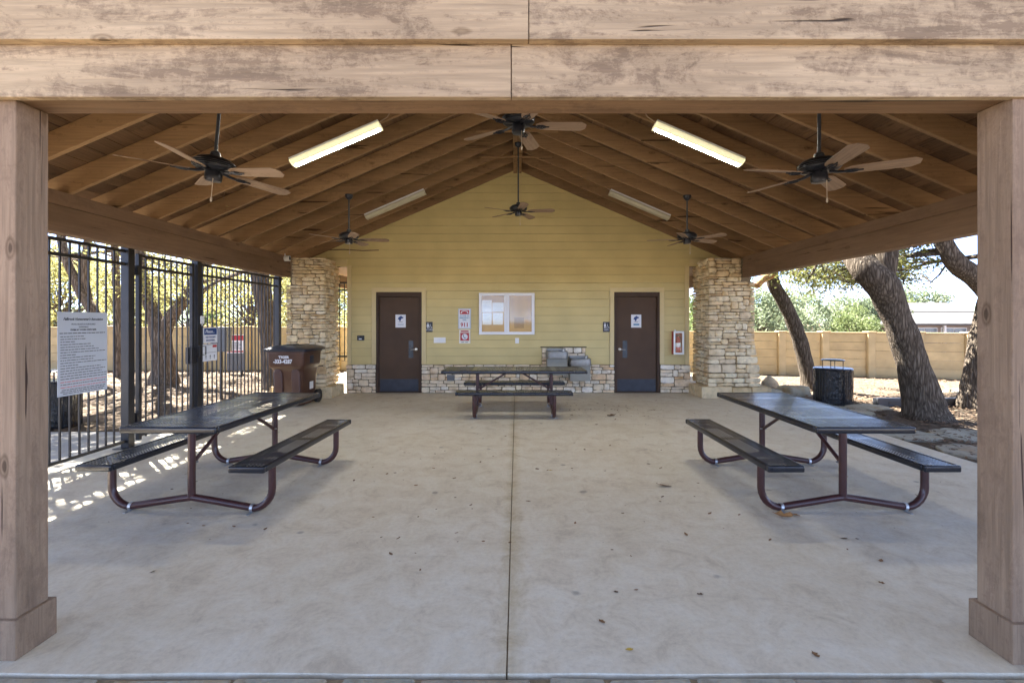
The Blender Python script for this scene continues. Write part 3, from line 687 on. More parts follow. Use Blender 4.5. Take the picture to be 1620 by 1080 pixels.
# ------------------------------------------------------------------ wall mounted things
def wallthing(name, label, cat, x0, y0, x1, y1, mat, thick=.01, base=YW - .014, bevel=.002, mount=None):
    """rectangle given in photograph pixels on the wall; returns the empty and its panel"""
    X0, X1, Z0, Z1 = wx(x0), wx(x1), wz(y1), wz(y0)
    t = thing(name, label, cat, ((X0 + X1) / 2, base, Z0))
    w = (X1 - X0) / 2
    p = MB().box(-w, w, -thick, 0, 0, Z1 - Z0).build('panel', mat, t, bevel=bevel, seg=1)
    return t, w, Z1 - Z0, -thick
def sheet(t, x0, x1, z0, z1, y, mat, name='print', th=.0012):
    return MB().box(x0, x1, y - th, y, z0, z1).build(name, mat, t)
def woman_icon(t, cx, z, h, y, mat, man=False):
    m = MB(); m.lathe([(h * .085, 0), (h * .085, .001)], 14, mat=Matrix.Translation((cx, y, z + h * .91)) @ Matrix.Rotation(R(90), 4, 'X'))
    if man: poly = [(-.14, .78), (.14, .78), (.16, .42), (.10, .42), (.09, .0), (.012, .0), (0, .38), (-.012, .0), (-.09, .0), (-.10, .42), (-.16, .42)]
    else: poly = [(-.12, .80), (.12, .80), (.26, .30), (.09, .30), (.09, .0), (-.09, .0), (-.09, .30), (-.26, .30)]
    m.prism([(cx + a * h, y, z + b * h) for a, b in poly], (0, -.001, 0)); m.build('figure_icon', mat, t)
def chair_icon(t, cx, z, h, y, mat):
    m = MB(); 
    arc = [(cx + h * (.02 + .27 * math.cos(a)), y - .0006, z + h * (.25 + .27 * math.sin(a))) for a in [R(110 + i * 20) for i in range(13)]]
    m.tube(arc, h * .035, 5); m.tube([(cx - h * .05, y - .0006, z + h * .78), (cx - h * .03, y - .0006, z + h * .42), (cx + h * .22, y - .0006, z + h * .42), (cx + h * .36, y - .0006, z + h * .08), (cx + h * .46, y - .0006, z + h * .10)], h * .045, 5)
    m.lathe([(h * .085, 0), (h * .085, .001)], 12, mat=Matrix.Translation((cx - h * .07, y, z + h * .9)) @ Matrix.Rotation(R(90), 4, 'X')); m.build('wheelchair_icon', mat, t)
for (x0, x1, man, word, lab) in ((674.3, 684.6, False, 'WOMEN', 'small black restroom placard with woman and wheelchair symbols beside left door'), (953.7, 964.2, True, 'MEN', 'small black restroom placard with man and wheelchair symbols beside right door')):
    t, w, h, y = wallthing('restroom_placard', lab, 'sign', x0, 509, x1, 525, 'placard')
    woman_icon(t, -w * .42, h * .36, h * .54, y, 'paperwhite', man); chair_icon(t, w * .38, h * .36, h * .42, y, 'paperwhite')
    text(word, h * .22, 'paperwhite', t, (0, y - .0008, h * .2), WALLROT)
t, w, h, y = wallthing('emergency_sign', 'white and blue emergency 911 phone sign on the siding', 'sign', 725, 488, 745.2, 520, 'signgrey')
sheet(t, -w * .84, w * .84, h * .04, h * .965, y, 'paperwhite')
sheet(t, -w * .72, w * .72, h * .72, h * .92, y - .0015, 'redink')
m = MB(); m.tube([(-w * .52, y - .0035, h * .77), (-w * .45, y - .0035, h * .85), (0, y - .0035, h * .88), (w * .45, y - .0035, h * .85), (w * .52, y - .0035, h * .77)], [h * .035, h * .028, h * .02, h * .028, h * .035], 6); m.build('phone_icon', 'paperwhite', t)
for i, s_ in enumerate(('IN CASE OF', 'EMERGENCY', 'DIAL')): text(s_, h * .085, 'inkteal', t, (0, y - .002, h * (.635 - i * .1)), WALLROT, bold=.001)
text('911', h * .27, 'redink', t, (0, y - .002, h * .19), WALLROT, bold=.0035, sx=.98)
t, w, h, y = wallthing('phone_sign', 'small red telephone sign under the 911 sign', 'sign', 726.5, 521.5, 744.2, 543, 'paper')
sheet(t, -w * .78, w * .78, h * .2, h * .78, y, 'redink'); sheet(t, -w * .7, w * .7, h * .84, h * .94, y, 'redink')
MB().lathe([(h * .22, 0), (h * .22, .001)], 20, mat=Matrix.Translation((0, y - .0013, h * .49)) @ Matrix.Rotation(R(90), 4, 'X')).build('disc', 'paperwhite', t)
MB().tube([(-h * .08, y - .003, h * .62), (-h * .09, y - .003, h * .52), (-h * .03, y - .003, h * .42), (h * .06, y - .003, h * .36)], [h * .04, h * .022, h * .022, h * .045], 6).build('handset_icon', 'ink', t)
sheet(t, -w * .6, -w * .1, h * .07, h * .11, y, 'inkgrey'); sheet(t, w * .1, w * .6, h * .07, h * .11, y, 'inkgrey')
t, w, h, y = wallthing('switch_plate', 'wide white six gang switch plate beside the left door', 'switch', 686.5, 533.5, 705.3, 542.2, 'whiteplastic', .008)
for i in range(5): MB().box(-w * .75 + i * w * .33, -w * .75 + i * w * .33 + w * .17, y - .004, y, h * .3, h * .7).build('switch', 'paperwhite', t)
t, w, h, y = wallthing('outlet_plate', 'small white cover plate under the notice board', 'switch', 815, 534.5, 821, 542.8, 'whiteplastic', .01)
MB().box(-w * .45, w * .45, y - .003, y, h * .2, h * .8).build('cover', 'whiteplastic', t, bevel=.001)
t, w, h, y = wallthing('card_reader', 'small dark box on the siding left of the left door', 'reader', 566, 530.5, 577, 538.3, 'darkbox', .035, bevel=.006)
MB().box(-w * .5, w * .35, y - .002, y, h * .2, h * .42).build('label_strip', 'whiteplastic', t); MB().lathe([(.006, 0), (.006, .003)], 8, mat=Matrix.Translation((-w * .5, y, h * .75)) @ Matrix.Rotation(R(90), 4, 'X')).build('indicator', 'nickel', t)
# notice board
X0, X1, Z0, Z1 = wx(758), wx(845.5), wz(529), wz(463.5)
t = thing('notice_board', 'white framed double notice board with papers pinned behind glass', 'notice board', ((X0 + X1) / 2, YW - .014, Z0)); w = (X1 - X0) / 2; h = Z1 - Z0
MB().box(-w + .01, w - .01, -.02, 0, .01, h - .01).build('back_panel', 'cork', t)
m = MB(); fw = .062
m.box(-w, w, -.05, -.003, 0, fw); m.box(-w, w, -.05, -.003, h - fw, h); m.box(-w, -w + fw, -.0495, -.003, fw, h - fw); m.box(w - fw, w, -.0495, -.003, fw, h - fw); m.box(-.055, -.001, -.049, -.003, fw, h - fw); m.box(.001, .055, -.0495, -.003, fw, h - fw)
m.build('frame', 'whiteframe', t, bevel=.004, seg=1)
MB().box(-w + fw, -.055, -.034, -.031, fw, h - fw).build('glass_pane', 'glass', t); MB().box(.055, w - fw, -.034, -.031, fw, h - fw).build('glass_pane', 'glass', t)
for a, b, c, d_ in ((.008, .22, .545, .835), (.235, .485, .56, .775), (.015, .215, .245, .525), (.25, .465, .245, .525)):
    x0_, x1_ = -w + fw + a * (w * 2 - .23) , -w + fw + b * (w * 2 - .23)
    pz0, pz1 = fw + (c - .075) * h, fw + (d_ - .075) * h
    pn = MB().box(x0_, x1_, -.0225, -.0205, pz0, pz1).build('pinned_paper', 'paper', t)
    for i in range(5): MB().box(x0_ + .02, x1_ - .02 - .03 * (i % 2), -.0235, -.0228, pz1 - .04 - i * .03, pz1 - .037 - i * .03).build('print_line', 'inkgrey', pn)
MB().box(w * .27, w * .62, -.0225, -.0205, fw + .08, fw + .08 + .24).build('pinned_paper', plain('brown_paper', (.33, .20, .075), .8, var=.1), t)
# door papers
for d_, px0, px1, lab in ((D1, 625.3, 641.6, 'white paper notice with dark blue emblem on the left door'), (D2, 998.8, 1014.8, 'white paper notice with dark blue emblem on the right door')):
    t, w, h, y = wallthing('door_notice', lab, 'notice', px0, 497.5, px1, 518, 'paperwhite', .002, base=YW + .0195, bevel=0)
    blob = [(-.5, .62), (-.34, .8), (-.05, .86), (.1, .92), (.25, .83), (.5, .80), (.42, .70), (.15, .70), (.05, .58), (-.05, .48), (-.2, .50), (-.28, .62)]
    MB().prism([(a * w * 1.1, y - .0005, b * h) for a, b in blob], (0, -.001, 0)).build('emblem', 'navy', t)
    sheet(t, -w * .4, w * .4, h * .42, h * .45, y - .0005, 'inkgrey'); sheet(t, -w * .55, w * .6, h * .18, h * .29, y - .0005, 'inkteal' if d_ is D2 else 'signgrey')
# fire extinguisher cabinet
X0, X1, Z0, Z1 = wx(1062), wx(1077.8), wz(559.5), wz(523.8)
t = thing('extinguisher_cabinet', 'white rimmed fire extinguisher cabinet on the siding right of the right door', 'extinguisher cabinet', ((X0 + X1) / 2, YW - .024, Z0)); w = (X1 - X0) / 2; h = Z1 - Z0
m = MB(); m.box(-w, w, -.012, 0, 0, h); m.box(-w, -w + .018, -.13, -.012, 0, h); m.box(w - .018, w, -.13, -.012, 0, h); m.box(-w + .018, w - .018, -.13, -.012, 0, .02); m.box(-w + .018, w - .018, -.13, -.012, h - .02, h)
m.build('cabinet_box', 'red', t)
m = MB(); m.box(-w - .004, -w + .036, -.145, -.131, -.004, h + .004); m.box(w - .036, w + .004, -.145, -.131, -.004, h + .004); m.box(-w + .036, w - .036, -.145, -.131, -.004, .036); m.box(-w + .036, w - .036, -.145, -.131, h - .036, h + .004)
m.build('door_rim', 'whiteplastic', t, bevel=.006, smooth=True)
MB().box(-w + .034, w - .034, -.138, -.135, .034, h - .034).build('glass_pane', 'glass', t)
ex = MB().lathe([(.03, .03), (.058, .035), (.06, .05), (.06, .31), (.045, .35), (.02, .375), (.02, .40)], 18, c=(0, -.072, 0)).build('extinguisher', 'red', t, smooth=True)
MB().lathe([(.0605, .16), (.0605, .25)], 18, c=(0, -.0722, 0)).build('label_band', 'whiteplastic', ex); MB().tube([(-.03, -.08, .40), (.045, -.085, .43)], .012, 6).build('lever', 'darkbox', ex); MB().tube([(.01, -.08, .39), (.06, -.09, .36), (.065, -.09, .15)], .009, 6).build('hose', 'darkbox', ex)
MB().tube([(-w * .4, -.03, h), (-w * .4, -.03, h + .035)], .014, 8).build('hook', 'whiteplastic', t)
# drinking fountains
ft = thing('drinking_fountain', 'two level grey steel drinking fountain on the stone wainscot', 'drinking fountain', (wx(894), YW - .055, 0))
def fount(x0, x1, ztop, zbot):
    X0, X1 = wx(x0) - wx(894), wx(x1) - wx(894); cx = (X0 + X1) / 2; w = (X1 - X0) / 2
    body = MB().box(cx - w * .98, cx + w * .98, -.30, 0, zbot, ztop - .16).build('cabinet', 'fountaincab', ft, bevel=.01)
    m = MB(); k = 12; prof = []
    pl = [(cx - w, 0), (cx - w, -.30)] + [(cx - w * math.cos(math.pi * i / k), -.36 - .10 * math.sin(math.pi * i / k)) for i in range(1, k)] + [(cx + w, -.30), (cx + w, 0)]
    m.prism([(a, b, ztop - .155) for a, b in pl], (0, 0, .135)); bs = m.build('basin', 'steel', ft, bevel=.015, smooth=True)
    rm = MB(); inner = [(cx + (a - cx) * .86, -.05 + (b + .05) * .88) for a, b in pl]
    n = len(pl); vs = [(a, b, ztop - .019) for a, b in pl] + [(a, b, ztop) for a, b in pl] + [(a, b, ztop) for a, b in inner] + [(a, b, ztop - .016) for a, b in inner]
    fs = []
    for q in range(3): fs += [(q * n + i, q * n + (i + 1) % n, (q + 1) * n + (i + 1) % n, (q + 1) * n + i) for i in range(n)]
    rm.add(vs, fs); rm.build('basin_rim', 'steel', bs, smooth=True)
    MB().box(cx - w * .92, cx + w * .92, -.05, 0, ztop, ztop + .05).build('splash_back', 'steel', ft, bevel=.01)
    MB().tube([(cx + w * .68, -.12, ztop - .01), (cx + w * .68, -.12, ztop + .045), (cx + w * .62, -.14, ztop + .062)], [.02, .018, .014], 10).build('bubbler', 'nickel', bs, smooth=True)
    MB().box(cx - w * .5, cx + w * .5, -.468, -.455, ztop - .11, ztop - .05).build('push_bar', 'steel', bs, bevel=.004)
YW2 = YW - .4
def fz(py): return EYE - (py - CY) * (YW - .42) / F
fount(863.5, 895.3, fz(556), fz(594)); fount(898.5, 930.6, fz(567.5), fz(603.5))
# conduit and security camera, cable
t = tag(MB().tube([(wx(518), YW - .05, wz(396)), (wx(545), YW - .035, wz(395)), (wx(575), YW - .035, wz(397)), (wx(600), YW - .035, wz(396))], .011, 8).build('wall_conduit', 'beam'), 'thin dark conduit running across the siding above the left column', 'conduit')
sc_ = thing('security_camera', 'small white security camera at the end of the left beam', 'camera', (-4.64, 9.60, 2.86))
rotx = Matrix.Rotation(R(90), 4, 'Y')
MB().lathe([(.05, -.085), (.056, -.08), (.056, .075), (.05, .08)], 18, mat=rotx).build('body', 'whiteplastic', sc_, smooth=True); MB().lathe([(.044, .078), (.03, .088)], 16, mat=rotx).build('lens', 'darkbox', sc_, smooth=True); MB().tube([(-.02, 0, .05), (-.02, 0, .09)], .014, 8).build('mount', 'whiteplastic', sc_)

# ------------------------------------------------------------------ light fixtures
def light_fixture(label, s, y, x_hi, x_lo, lit):
    """lies along the rafters' underside from x_hi (ridge end) to x_lo"""
    p0, p1 = Vector((x_hi, y, zu(x_hi) - .004)), Vector((x_lo, y, zu(x_lo) - .004))
    t = thing('light_fixture', label, 'light fixture', (p0 + p1) / 2, group='fluorescent fixtures under the rafters')
    ux = (p1 - p0).normalized(); uy = Vector((0, 1, 0)); uz = Vector((-ux.z, 0, ux.x));
    if uz.z < 0: uz = -uz
    Lh = (p1 - p0).length / 2
    def mk(poly, l0, l1): return MB().prism([tuple(ux * l0 + uy * a + uz * b) for a, b in poly], ux * (l1 - l0))
    mk([(-.075, -.03), (.075, -.03), (.075, 0), (-.075, 0)], -Lh, Lh).build('housing', 'whiteplastic', t, bevel=.003, seg=1)
    lens = mk([(-.09, -.032), (-.098, -.06), (-.06, -.098), (.06, -.098), (.098, -.06), (.09, -.032)], -Lh + .012, Lh - .012).build('diffuser', 'lens' if lit else 'lensoff', t, bevel=.006)
    for l in (-Lh, Lh - .011): mk([(-.094, -.033), (-.102, -.062), (-.062, -.103), (.062, -.103), (.102, -.062), (.094, -.033)], l, l + .011).build('end_cap', 'lens' if lit else 'lensoff', t, bevel=.003)
    if lit:
        mk([(-.034, -.1012), (.034, -.1012), (.034, -.0985), (-.034, -.0985)], -Lh + .03, Lh - .03).build('glowing_strip', 'tubelit', lens)
        mk([(-.0955, -.060), (-.069, -.087), (-.0675, -.0855), (-.094, -.0585)], -Lh + .03, Lh - .03).build('glowing_strip', 'tubelit', lens)
    else:
        mk([(-.02, -.1012), (.02, -.1012), (.02, -.0985), (-.02, -.0985)], -Lh + .02, Lh - .02).build('lens_rib', 'lensoff', lens)
    e = -ux * (Lh)
    MB().tube([e + uz * -.01, e - ux * .05 + uz * .0, e - ux * .12 + uy * .03 + uz * .03, e - ux * .2 + uy * .06 + uz * .1], .008, 6).build('supply_cable', 'cable', t)
    return t
light_fixture('lit fluorescent fixture over the near left table', -1, 6.13, -1.76, -2.90, True)
light_fixture('lit fluorescent fixture over the near right table', 1, 6.13, 1.82, 2.95, True)
light_fixture('unlit fluorescent fixture close to the wall, left of the ridge', -1, 9.25, -1.78, -2.93, False)
light_fixture('unlit fluorescent fixture close to the wall, right of the ridge', 1, 9.25, 1.86, 3.02, False)

# ------------------------------------------------------------------ ceiling fans
def blade_mesh():
    m = MB(); n = 10; vs = []; prof = []
    for i in range(n + 1):
        u = i / n; x = .17 + .49 * u; hw = .058 + .014 * u
        if u > .9: hw *= 1 - (u - .9) * 5.5
        if u < .12: hw *= .55 + .45 * u / .12
        prof.append((x, hw))
    out = [(x, hw) for x, hw in prof] + [(x, -hw) for x, hw in reversed(prof)]
    m.prism([(a, b, 0) for a, b in out], (0, 0, .007)); me = m.mesh('blade', .0015, 1); me.materials.append(M['blade']); return me
def arm_mesh():
    m = MB(); m.tube([(.07, 0, .015), (.12, 0, .0), (.18, 0, -.006)], [.014, .012, .010], 6)
    for s in (-1, 1): m.tube([(.165, 0, -.006), (.19, s * .026, -.006), (.235, s * .032, -.006), (.262, s * .014, -.006), (.25, 0, -.006), (.215, s * .006, -.006)], .0065, 5)
    m.tube([(.17, 0, -.006), (.30, 0, -.006)], .006, 5)
    me = m.mesh('blade_arm'); me.materials.append(M['fanmetal']); return me
BL, AR = blade_mesh(), arm_mesh()
def fan(label, x, y, zb, ztop, th0, tilt=(0, 0)):
    t = thing('ceiling_fan', label, 'ceiling fan', (x, y, zb), group='wooden ceiling fans hanging from the rafters')
    t.rotation_euler = (tilt[0], tilt[1], 0)
    MB().lathe([(.05, .035), (.13, .04), (.152, .055), (.158, .08), (.15, .105), (.12, .13), (.075, .145), (.045, .15)], 28).build('motor_housing', 'fanmetal', t, smooth=True)
    for q in (.065, .08, .095): MB().lathe([(.1585, q - .002), (.161, q), (.1585, q + .002)], 28).build('housing_band', 'fanrod', t, smooth=True)
    MB().lathe([(.03, .147), (.042, .15), (.036, .185), (.016, .20)], 16).build('rod_collar', 'fanrod', t, smooth=True)
    MB().lathe([(.03, -.055), (.058, -.05), (.064, -.03), (.064, .0), (.056, .034)], 20).build('switch_housing', 'fanmetal', t, smooth=True)
    MB().tube([(0, 0, .18), (0, 0, ztop - zb - .02)], .0135, 10).build('downrod', 'fanrod', t, smooth=True)
    MB().lathe([(.02, ztop - zb - .085), (.055, ztop - zb - .055), (.068, ztop - zb - .008), (.068, ztop - zb - .001)], 18).build('canopy', 'fanmetal', t, smooth=True)
    ch = MB().tube([(.03, -.05, -.03), (.031, -.052, -.19)], .0028, 5).build('pull_chain', 'chain', t); MB().lathe([(.003, -.19), (.007, -.2), (.008, -.222), (.004, -.23)], 8, c=(.031, -.052, 0)).build('chain_fob', 'chain', ch)
    for i in range(5):
        a = R(th0 + 72 * i)
        ao = bpy.data.objects.new('blade_arm', AR); C.objects.link(ao); ao.parent = t; ao.rotation_euler = (0, 0, a); ao.location = (0, 0, .02)
        bo = bpy.data.objects.new('blade', BL); C.objects.link(bo); bo.parent = t; bo.location = (0, 0, .022); bo.rotation_euler = (Matrix.Rotation(a, 3, 'Z') @ Matrix.Rotation(R(-13), 3, 'X')).to_euler()
    return t
def fan_at(label, px, py, Y, th, tilt=(0, 0), top=None):
    x = (px - CX) * Y / F; z = EYE + (CY - py) * Y / F
    fan(label, x, y=Y, zb=z, ztop=top if top else zu(x), th0=th, tilt=tilt)
fan_at('ceiling fan over the near left table, tilted on its rod', 338, 277, 3.90, -14, (0, R(5)))
fan_at('ceiling fan hanging from the ridge just behind the header', 820, 203, 4.60, 2, top=zr - .115)
fan_at('ceiling fan over the near right table', 1296, 279, 3.92, -28)
fan_at('ceiling fan in front of the left stone column', 552, 381, 8.0, 10)
fan_at('ceiling fan hanging from the ridge in front of the gable siding', 820, 337, 8.62, -8, top=zr - .115)
fan_at('ceiling fan in front of the right stone column', 1087, 381, 8.0, 25)

# ------------------------------------------------------------------ picnic tables
def perf_mesh(Lx, Wx, bands, pitch=.0275, hole=.0098):
    """perforated sheet, long axis Y; bands: solid strips (y0, y1)"""
    m = MB(); ny = int(Lx / pitch); nx_ = int(Wx / pitch); px, py = Wx / nx_, Lx / ny; V = []; Fc = []
    oct_ = [(math.cos(math.pi / 4 * k), math.sin(math.pi / 4 * k)) for k in range(8)]
    sq = [(1, 0), (1, 1), (0, 1), (-1, 1), (-1, 0), (-1, -1), (0, -1), (1, -1)]
    for j in range(ny):
        cy = -Lx / 2 + (j + .5) * py
        solid = any(a <= cy <= b for a, b in bands)
        for i in range(nx_):
            cx = -Wx / 2 + (i + .5) * px; o = len(V)
            if solid: V += [(cx - px / 2, cy - py / 2, 0), (cx + px / 2, cy - py / 2, 0), (cx + px / 2, cy + py / 2, 0), (cx - px / 2, cy + py / 2, 0)]; Fc.append((o, o + 1, o + 2, o + 3)); continue
            V += [(cx + a * px / 2, cy + b * py / 2, 0) for a, b in sq] + [(cx + a * hole, cy + b * hole, 0) for a, b in oct_] + [(cx + a * hole * .9, cy + b * hole * .96, -.0015) for a, b in oct_]
            for k in range(8):
                k2 = (k + 1) % 8; Fc.append((o + k, o + k2, o + 8 + k2, o + 8 + k)); Fc.append((o + 8 + k, o + 8 + k2, o + 16 + k2, o + 16 + k))
    me = bpy.data.meshes.new('perforated_sheet'); me.from_pydata(V, [], Fc); me.update(); me.materials.append(M['black']); return me
def rim_mb(Lx, Wx, th=.053, w=.036):
    m = MB(); hx, hy = Wx / 2, Lx / 2
    m.box(-hx, hx, -hy, -hy + w, -th, 0); m.box(-hx, hx, hy - w, hy, -th, 0); m.box(-hx, -hx + w, -hy + w, hy - w, -th, 0); m.box(hx - w, hx, -hy + w, hy - w, -th, 0); return m
def picnic_table(label, loc, rz, topL, benchL):
    t = thing('picnic_table', label, 'picnic table', (loc[0], loc[1], 0), rz, 'steel picnic tables under the pavilion')
    TH, BH, TW, BW, BX, LX, LY = .762, .455, .78, .29, .618, .688, .645
    def bands(Lh, n): return [(-Lh / 2 + Lh * f - .04, -Lh / 2 + Lh * f + .04) for f in ((.22, .5, .78) if n == 3 else (.5,))] + [(-Lh / 2, -Lh / 2 + .03), (Lh / 2 - .03, Lh / 2)]
    top = rim_mb(topL, TW).build('tabletop_rim', 'black', t, bevel=.014, smooth=True, seg=3, loc=(0, 0, TH))
    o = link('tabletop_panel', perf_mesh(topL - .06, TW - .06, bands(topL, 3)), None, t, loc=(0, 0, TH - .003))
    MB().box(-.03, .03, -topL / 2 + .1, topL / 2 - .1, TH - .048, TH - .02).build('tabletop_stiffener', 'maroon', t)
    for s in (-1, 1):
        rim_mb(benchL, BW).build('seat_rim', 'black', t, bevel=.014, smooth=True, seg=3, loc=(s * BX, 0, BH))
        link('seat_panel', perf_mesh(benchL - .06, BW - .06, bands(benchL, 1)), None, t, loc=(s * BX, 0, BH - .003))
    for e in (-1, 1):
        y = e * LY
        MB().tube([(0, y, .10), (0, y, TH - .05)], .030, 14).build('table_post', 'maroon', t, smooth=True)
        MB().box(-.33, .33, y - .03, y + .03, TH - .05, TH - .022).build('top_bracket', 'maroon', t, bevel=.004)
        MB().tube([(0, y - e * .025, .40), (0, y - e * .06, .425), (0, e * .10, TH - .055), (0, e * .05, TH - .05)], .0165, 10).build('brace', 'maroon', t, smooth=True)
        MB().tube([(-.036, y - e * .03, .405), (.036, y - e * .03, .405)], .008, 6).build('bolt', 'galv', t)
        for s in (-1, 1):
            pts = [(0, y, .118), (s * .10, y, .104), (s * .46, y, .047)]
            for k in range(0, 7):
                a = R(-82 + k * 82 / 6); rr = .17; pts.append((s * (LX - rr + rr * math.cos(a)), y, .205 + rr * math.sin(a) - .003))
            pts.append((s * LX, y, BH - .04))
            MB().tube(pts, .030, 14).build('leg', 'maroon', t, smooth=True)
            MB().box(s * BX - .13, s * BX + .13, y - .025, y + .025, BH - .05, BH - .02).build('seat_bracket', 'maroon', t, bevel=.003)
            cl = MB(); cx = s * .52; cl.tube([(cx - .012, y, .038), (cx + .012, y, .036)], .0355, 14); cl.box(cx - .012, cx + .012, y - .075, y + .075, .0005, .007)
            cl.build('floor_clamp', 'galv', t, bevel=.002, seg=1)
    return t
picnic_table('black topped picnic table beside the iron fence', (-2.69, 4.62), R(-2.0), 1.83, 1.80)
picnic_table('black topped picnic table on the right, near the big oak', (2.745, 4.62), R(.2), 1.83, 1.80)
picnic_table('long picnic table set crossways in front of the stone wainscot', (-.015, 8.30), R(90), 2.45, 1.88)

# ------------------------------------------------------------------ iron fence on the left, with gate
XF = -4.87
PIK = MB().box(-.008, .008, -.008, .008, 0, 2.37).mesh('picket'); PIK.materials.append(M['iron'])
def fence_panel(t, y0, y1, z0=.075, z1=2.475, first=None, step=.1145):
    for z_ in (z0, z1 - .19, z1 - .03): MB().box(-.02, .02, y0, y1, z_, z_ + .035).build('rail', 'iron', t)
    y = y0 + (first or step * .7)
    while y < y1 - .03:
        o = bpy.data.objects.new('picket', PIK); C.objects.link(o); o.parent = t; o.location = (0, y, z0 + .03); y += step
def fence_post(t, y, w=.1, h=2.56):
    p = MB().box(-w / 2, w / 2, y - w / 2, y + w / 2, .012, h).build('post', 'iron', t, bevel=.004, seg=1)
    MB().box(-w / 2 - .06, w / 2 + .06, y - w / 2 - .05, y + w / 2 + .05, .0005, .012).build('base_plate', 'iron', p); MB().box(-w / 2 - .004, w / 2 + .004, y - w / 2 - .004, y + w / 2 + .004, h, h + .01).build('post_cap', 'iron', p)
f1 = thing('iron_fence', 'black iron fence panel carrying the grey rules sign', 'fence', (XF, 4.6, 0), group='black iron fence panels left of the patio')
fence_panel(f1, -2.1, 1.30, first=.05); fence_post(f1, 1.36); fence_post(f1, -2.2)
f2 = thing('iron_fence', 'black iron fence panel with the please wash sign, behind the wheeled bin', 'fence', (XF, 8.4, 0), group='black iron fence panels left of the patio')
fence_panel(f2, -1.09, 1.27); fence_post(f2, -1.15); fence_post(f2, 1.33); fence_panel(f2, 1.385, 1.49, first=.04, step=.05)
g = thing('iron_gate', 'black iron gate between two fence posts', 'gate', (XF, 6.65, 0))
for y in (-.52, .49): MB().box(-.025, .025, y - .025, y + .025, .06, 2.46).build('gate_stile', 'iron', g, bevel=.003, seg=1)
for z_ in (.10, 2.27, 2.42): MB().box(-.02, .02, -.495, .465, z_, z_ + .035).build('rail', 'iron', g)
for i in range(8):
    o = bpy.data.objects.new('picket', PIK); C.objects.link(o); o.parent = g; o.location = (0, -.40 + i * .1145, .08)
MB().box(-.05, .05, -.60, -.545, 2.18, 2.30).build('hinge', 'iron', g); MB().box(-.05, .05, -.60, -.545, .3, .42).build('hinge', 'iron', g)
MB().box(-.05, .05, .42, .52, .95, 1.2).build('latch_box', 'iron', g, bevel=.005)
f3 = thing('iron_fence', 'short iron fence piece between left stone column and building corner', 'fence', (-3.9, 10.70, 0), group='black iron fence panels left of the patio')
for z_ in (.78, 2.27, 2.44): MB().box(-.25, .16, -.018, .018, z_, z_ + .035).build('rail', 'iron', f3)
for x_ in (-.06, .05, .13): MB().box(x_ - .008, x_ + .008, -.008, .008, .7, 2.475).build('picket', 'iron', f3)
# signs on the fence (faces +X)
SIDE = (R(90), 0, R(90))
def side_sign(name, label, cat, y0, y1, z0, z1, mat, x=XF + .03):
    t = thing(name, label, cat, (x, (y0 + y1) / 2, z0)); w = (y1 - y0) / 2
    MB().box(0, .004, -w, w, 0, z1 - z0).build('panel', mat, t); return t, w, z1 - z0
def bar(t, y0, y1, z, th, mat, x=.0046, name='print_line'): return MB().box(.0042, x, y0, y1, z - th / 2, z + th / 2).build(name, mat, t)
t, w, h = side_sign('rules_sign', 'large pale grey pool rules sign wired to the iron fence', 'sign', 5.01, 5.62, .785, 1.69, 'signgrey')
text("Fallbrook Homeowner's Association", .040, 'ink', t, (.0046, 0, h * .915), SIDE, shear=.45, bold=.0009, sx=.82)
text('POOL RULES & GUIDELINES', .024, 'ink', t, (.0046, 0, h * .852), SIDE)
text('WARNING:', .024, 'ink', t, (.0046, 0, h * .818), SIDE)
text('SWIM AT YOUR OWN RISK', .026, 'ink', t, (.0046, 0, h * .784), SIDE, bold=.0006)
rw = random.Random(5); lines = [(.745, -.93, .95, 'ink')] + [(.705 - i * .0315, -.9, e, 'inkgrey') for i, e in enumerate((.0, .12, -.35, .28, .45, .62, .9, -.3, .48, .42, .95, -.2, .7, .9, .8, .97, .97))] + [(.165, -.9, .95, 'pinkink'), (.135, -.9, .95, 'inkgrey'), (.102, -.9, .95, 'pinkink'), (.072, -.85, .9, 'inkgrey'), (.05, -.9, .92, 'inkgrey'), (.028, -.8, .85, 'inkgrey')]
for f_, a, b, mt in lines:       # print too small to read: word-long strokes
    mm = MB(); y = a * w
    while y < b * w - .012:
        l = min(rw.uniform(.012, .055), b * w - y); mm.box(.0042, .0046, y, y + l, f_ * h - .0045, f_ * h + .0045); y += l + .007
    mm.build('print_line', mt, t)
for yy in (-w + .02, w - .02): MB().lathe([(.005, 0), (.005, .003)], 8, mat=Matrix.Translation((.004, yy, h - .02)) @ Matrix.Rotation(R(90), 4, 'Y')).build('screw', 'galv', t)
def yfrom(px, x=XF + .03): return F * x / (px - CX)
y0, y1 = yfrom(321.5), yfrom(343.5)
t, w, h = side_sign('wash_sign', 'white sign with blue Please header hung by the gate', 'sign', y0, y1, EYE - 35 * y0 / F, EYE - 10.5 * y0 / F, 'paperwhite')
bar(t, -w * .9, w * .9, h * .75, h * .42, 'navy', name='header_band'); text('Please...', h * .3, 'paperwhite', t, (.005, -w * .12, h * .75), SIDE, shear=.4, bold=.001)
text('WASH YOUR HANDS', h * .17, 'navy', t, (.0048, 0, h * .38), SIDE, sx=.62, bold=.001); text('BEFORE ENTERING', h * .17, 'navy', t, (.0048, 0, h * .17), SIDE, sx=.62, bold=.001)
t, w, h = side_sign('notice_sign', 'white notice with red mark and three arrows below the Please sign', 'sign', y0 - .01, y1 - .01, EYE - 64 * y0 / F, EYE - 36.5 * y0 / F, 'paperwhite')
bar(t, w * .35, w * .95, h * .85, h * .14, 'redink', name='red_mark'); bar(t, -w * .5, w * .9, h * .96, h * .03, 'inkgrey'); bar(t, -w * .9, w * .9, h * .5, h * .02, 'inkgrey')
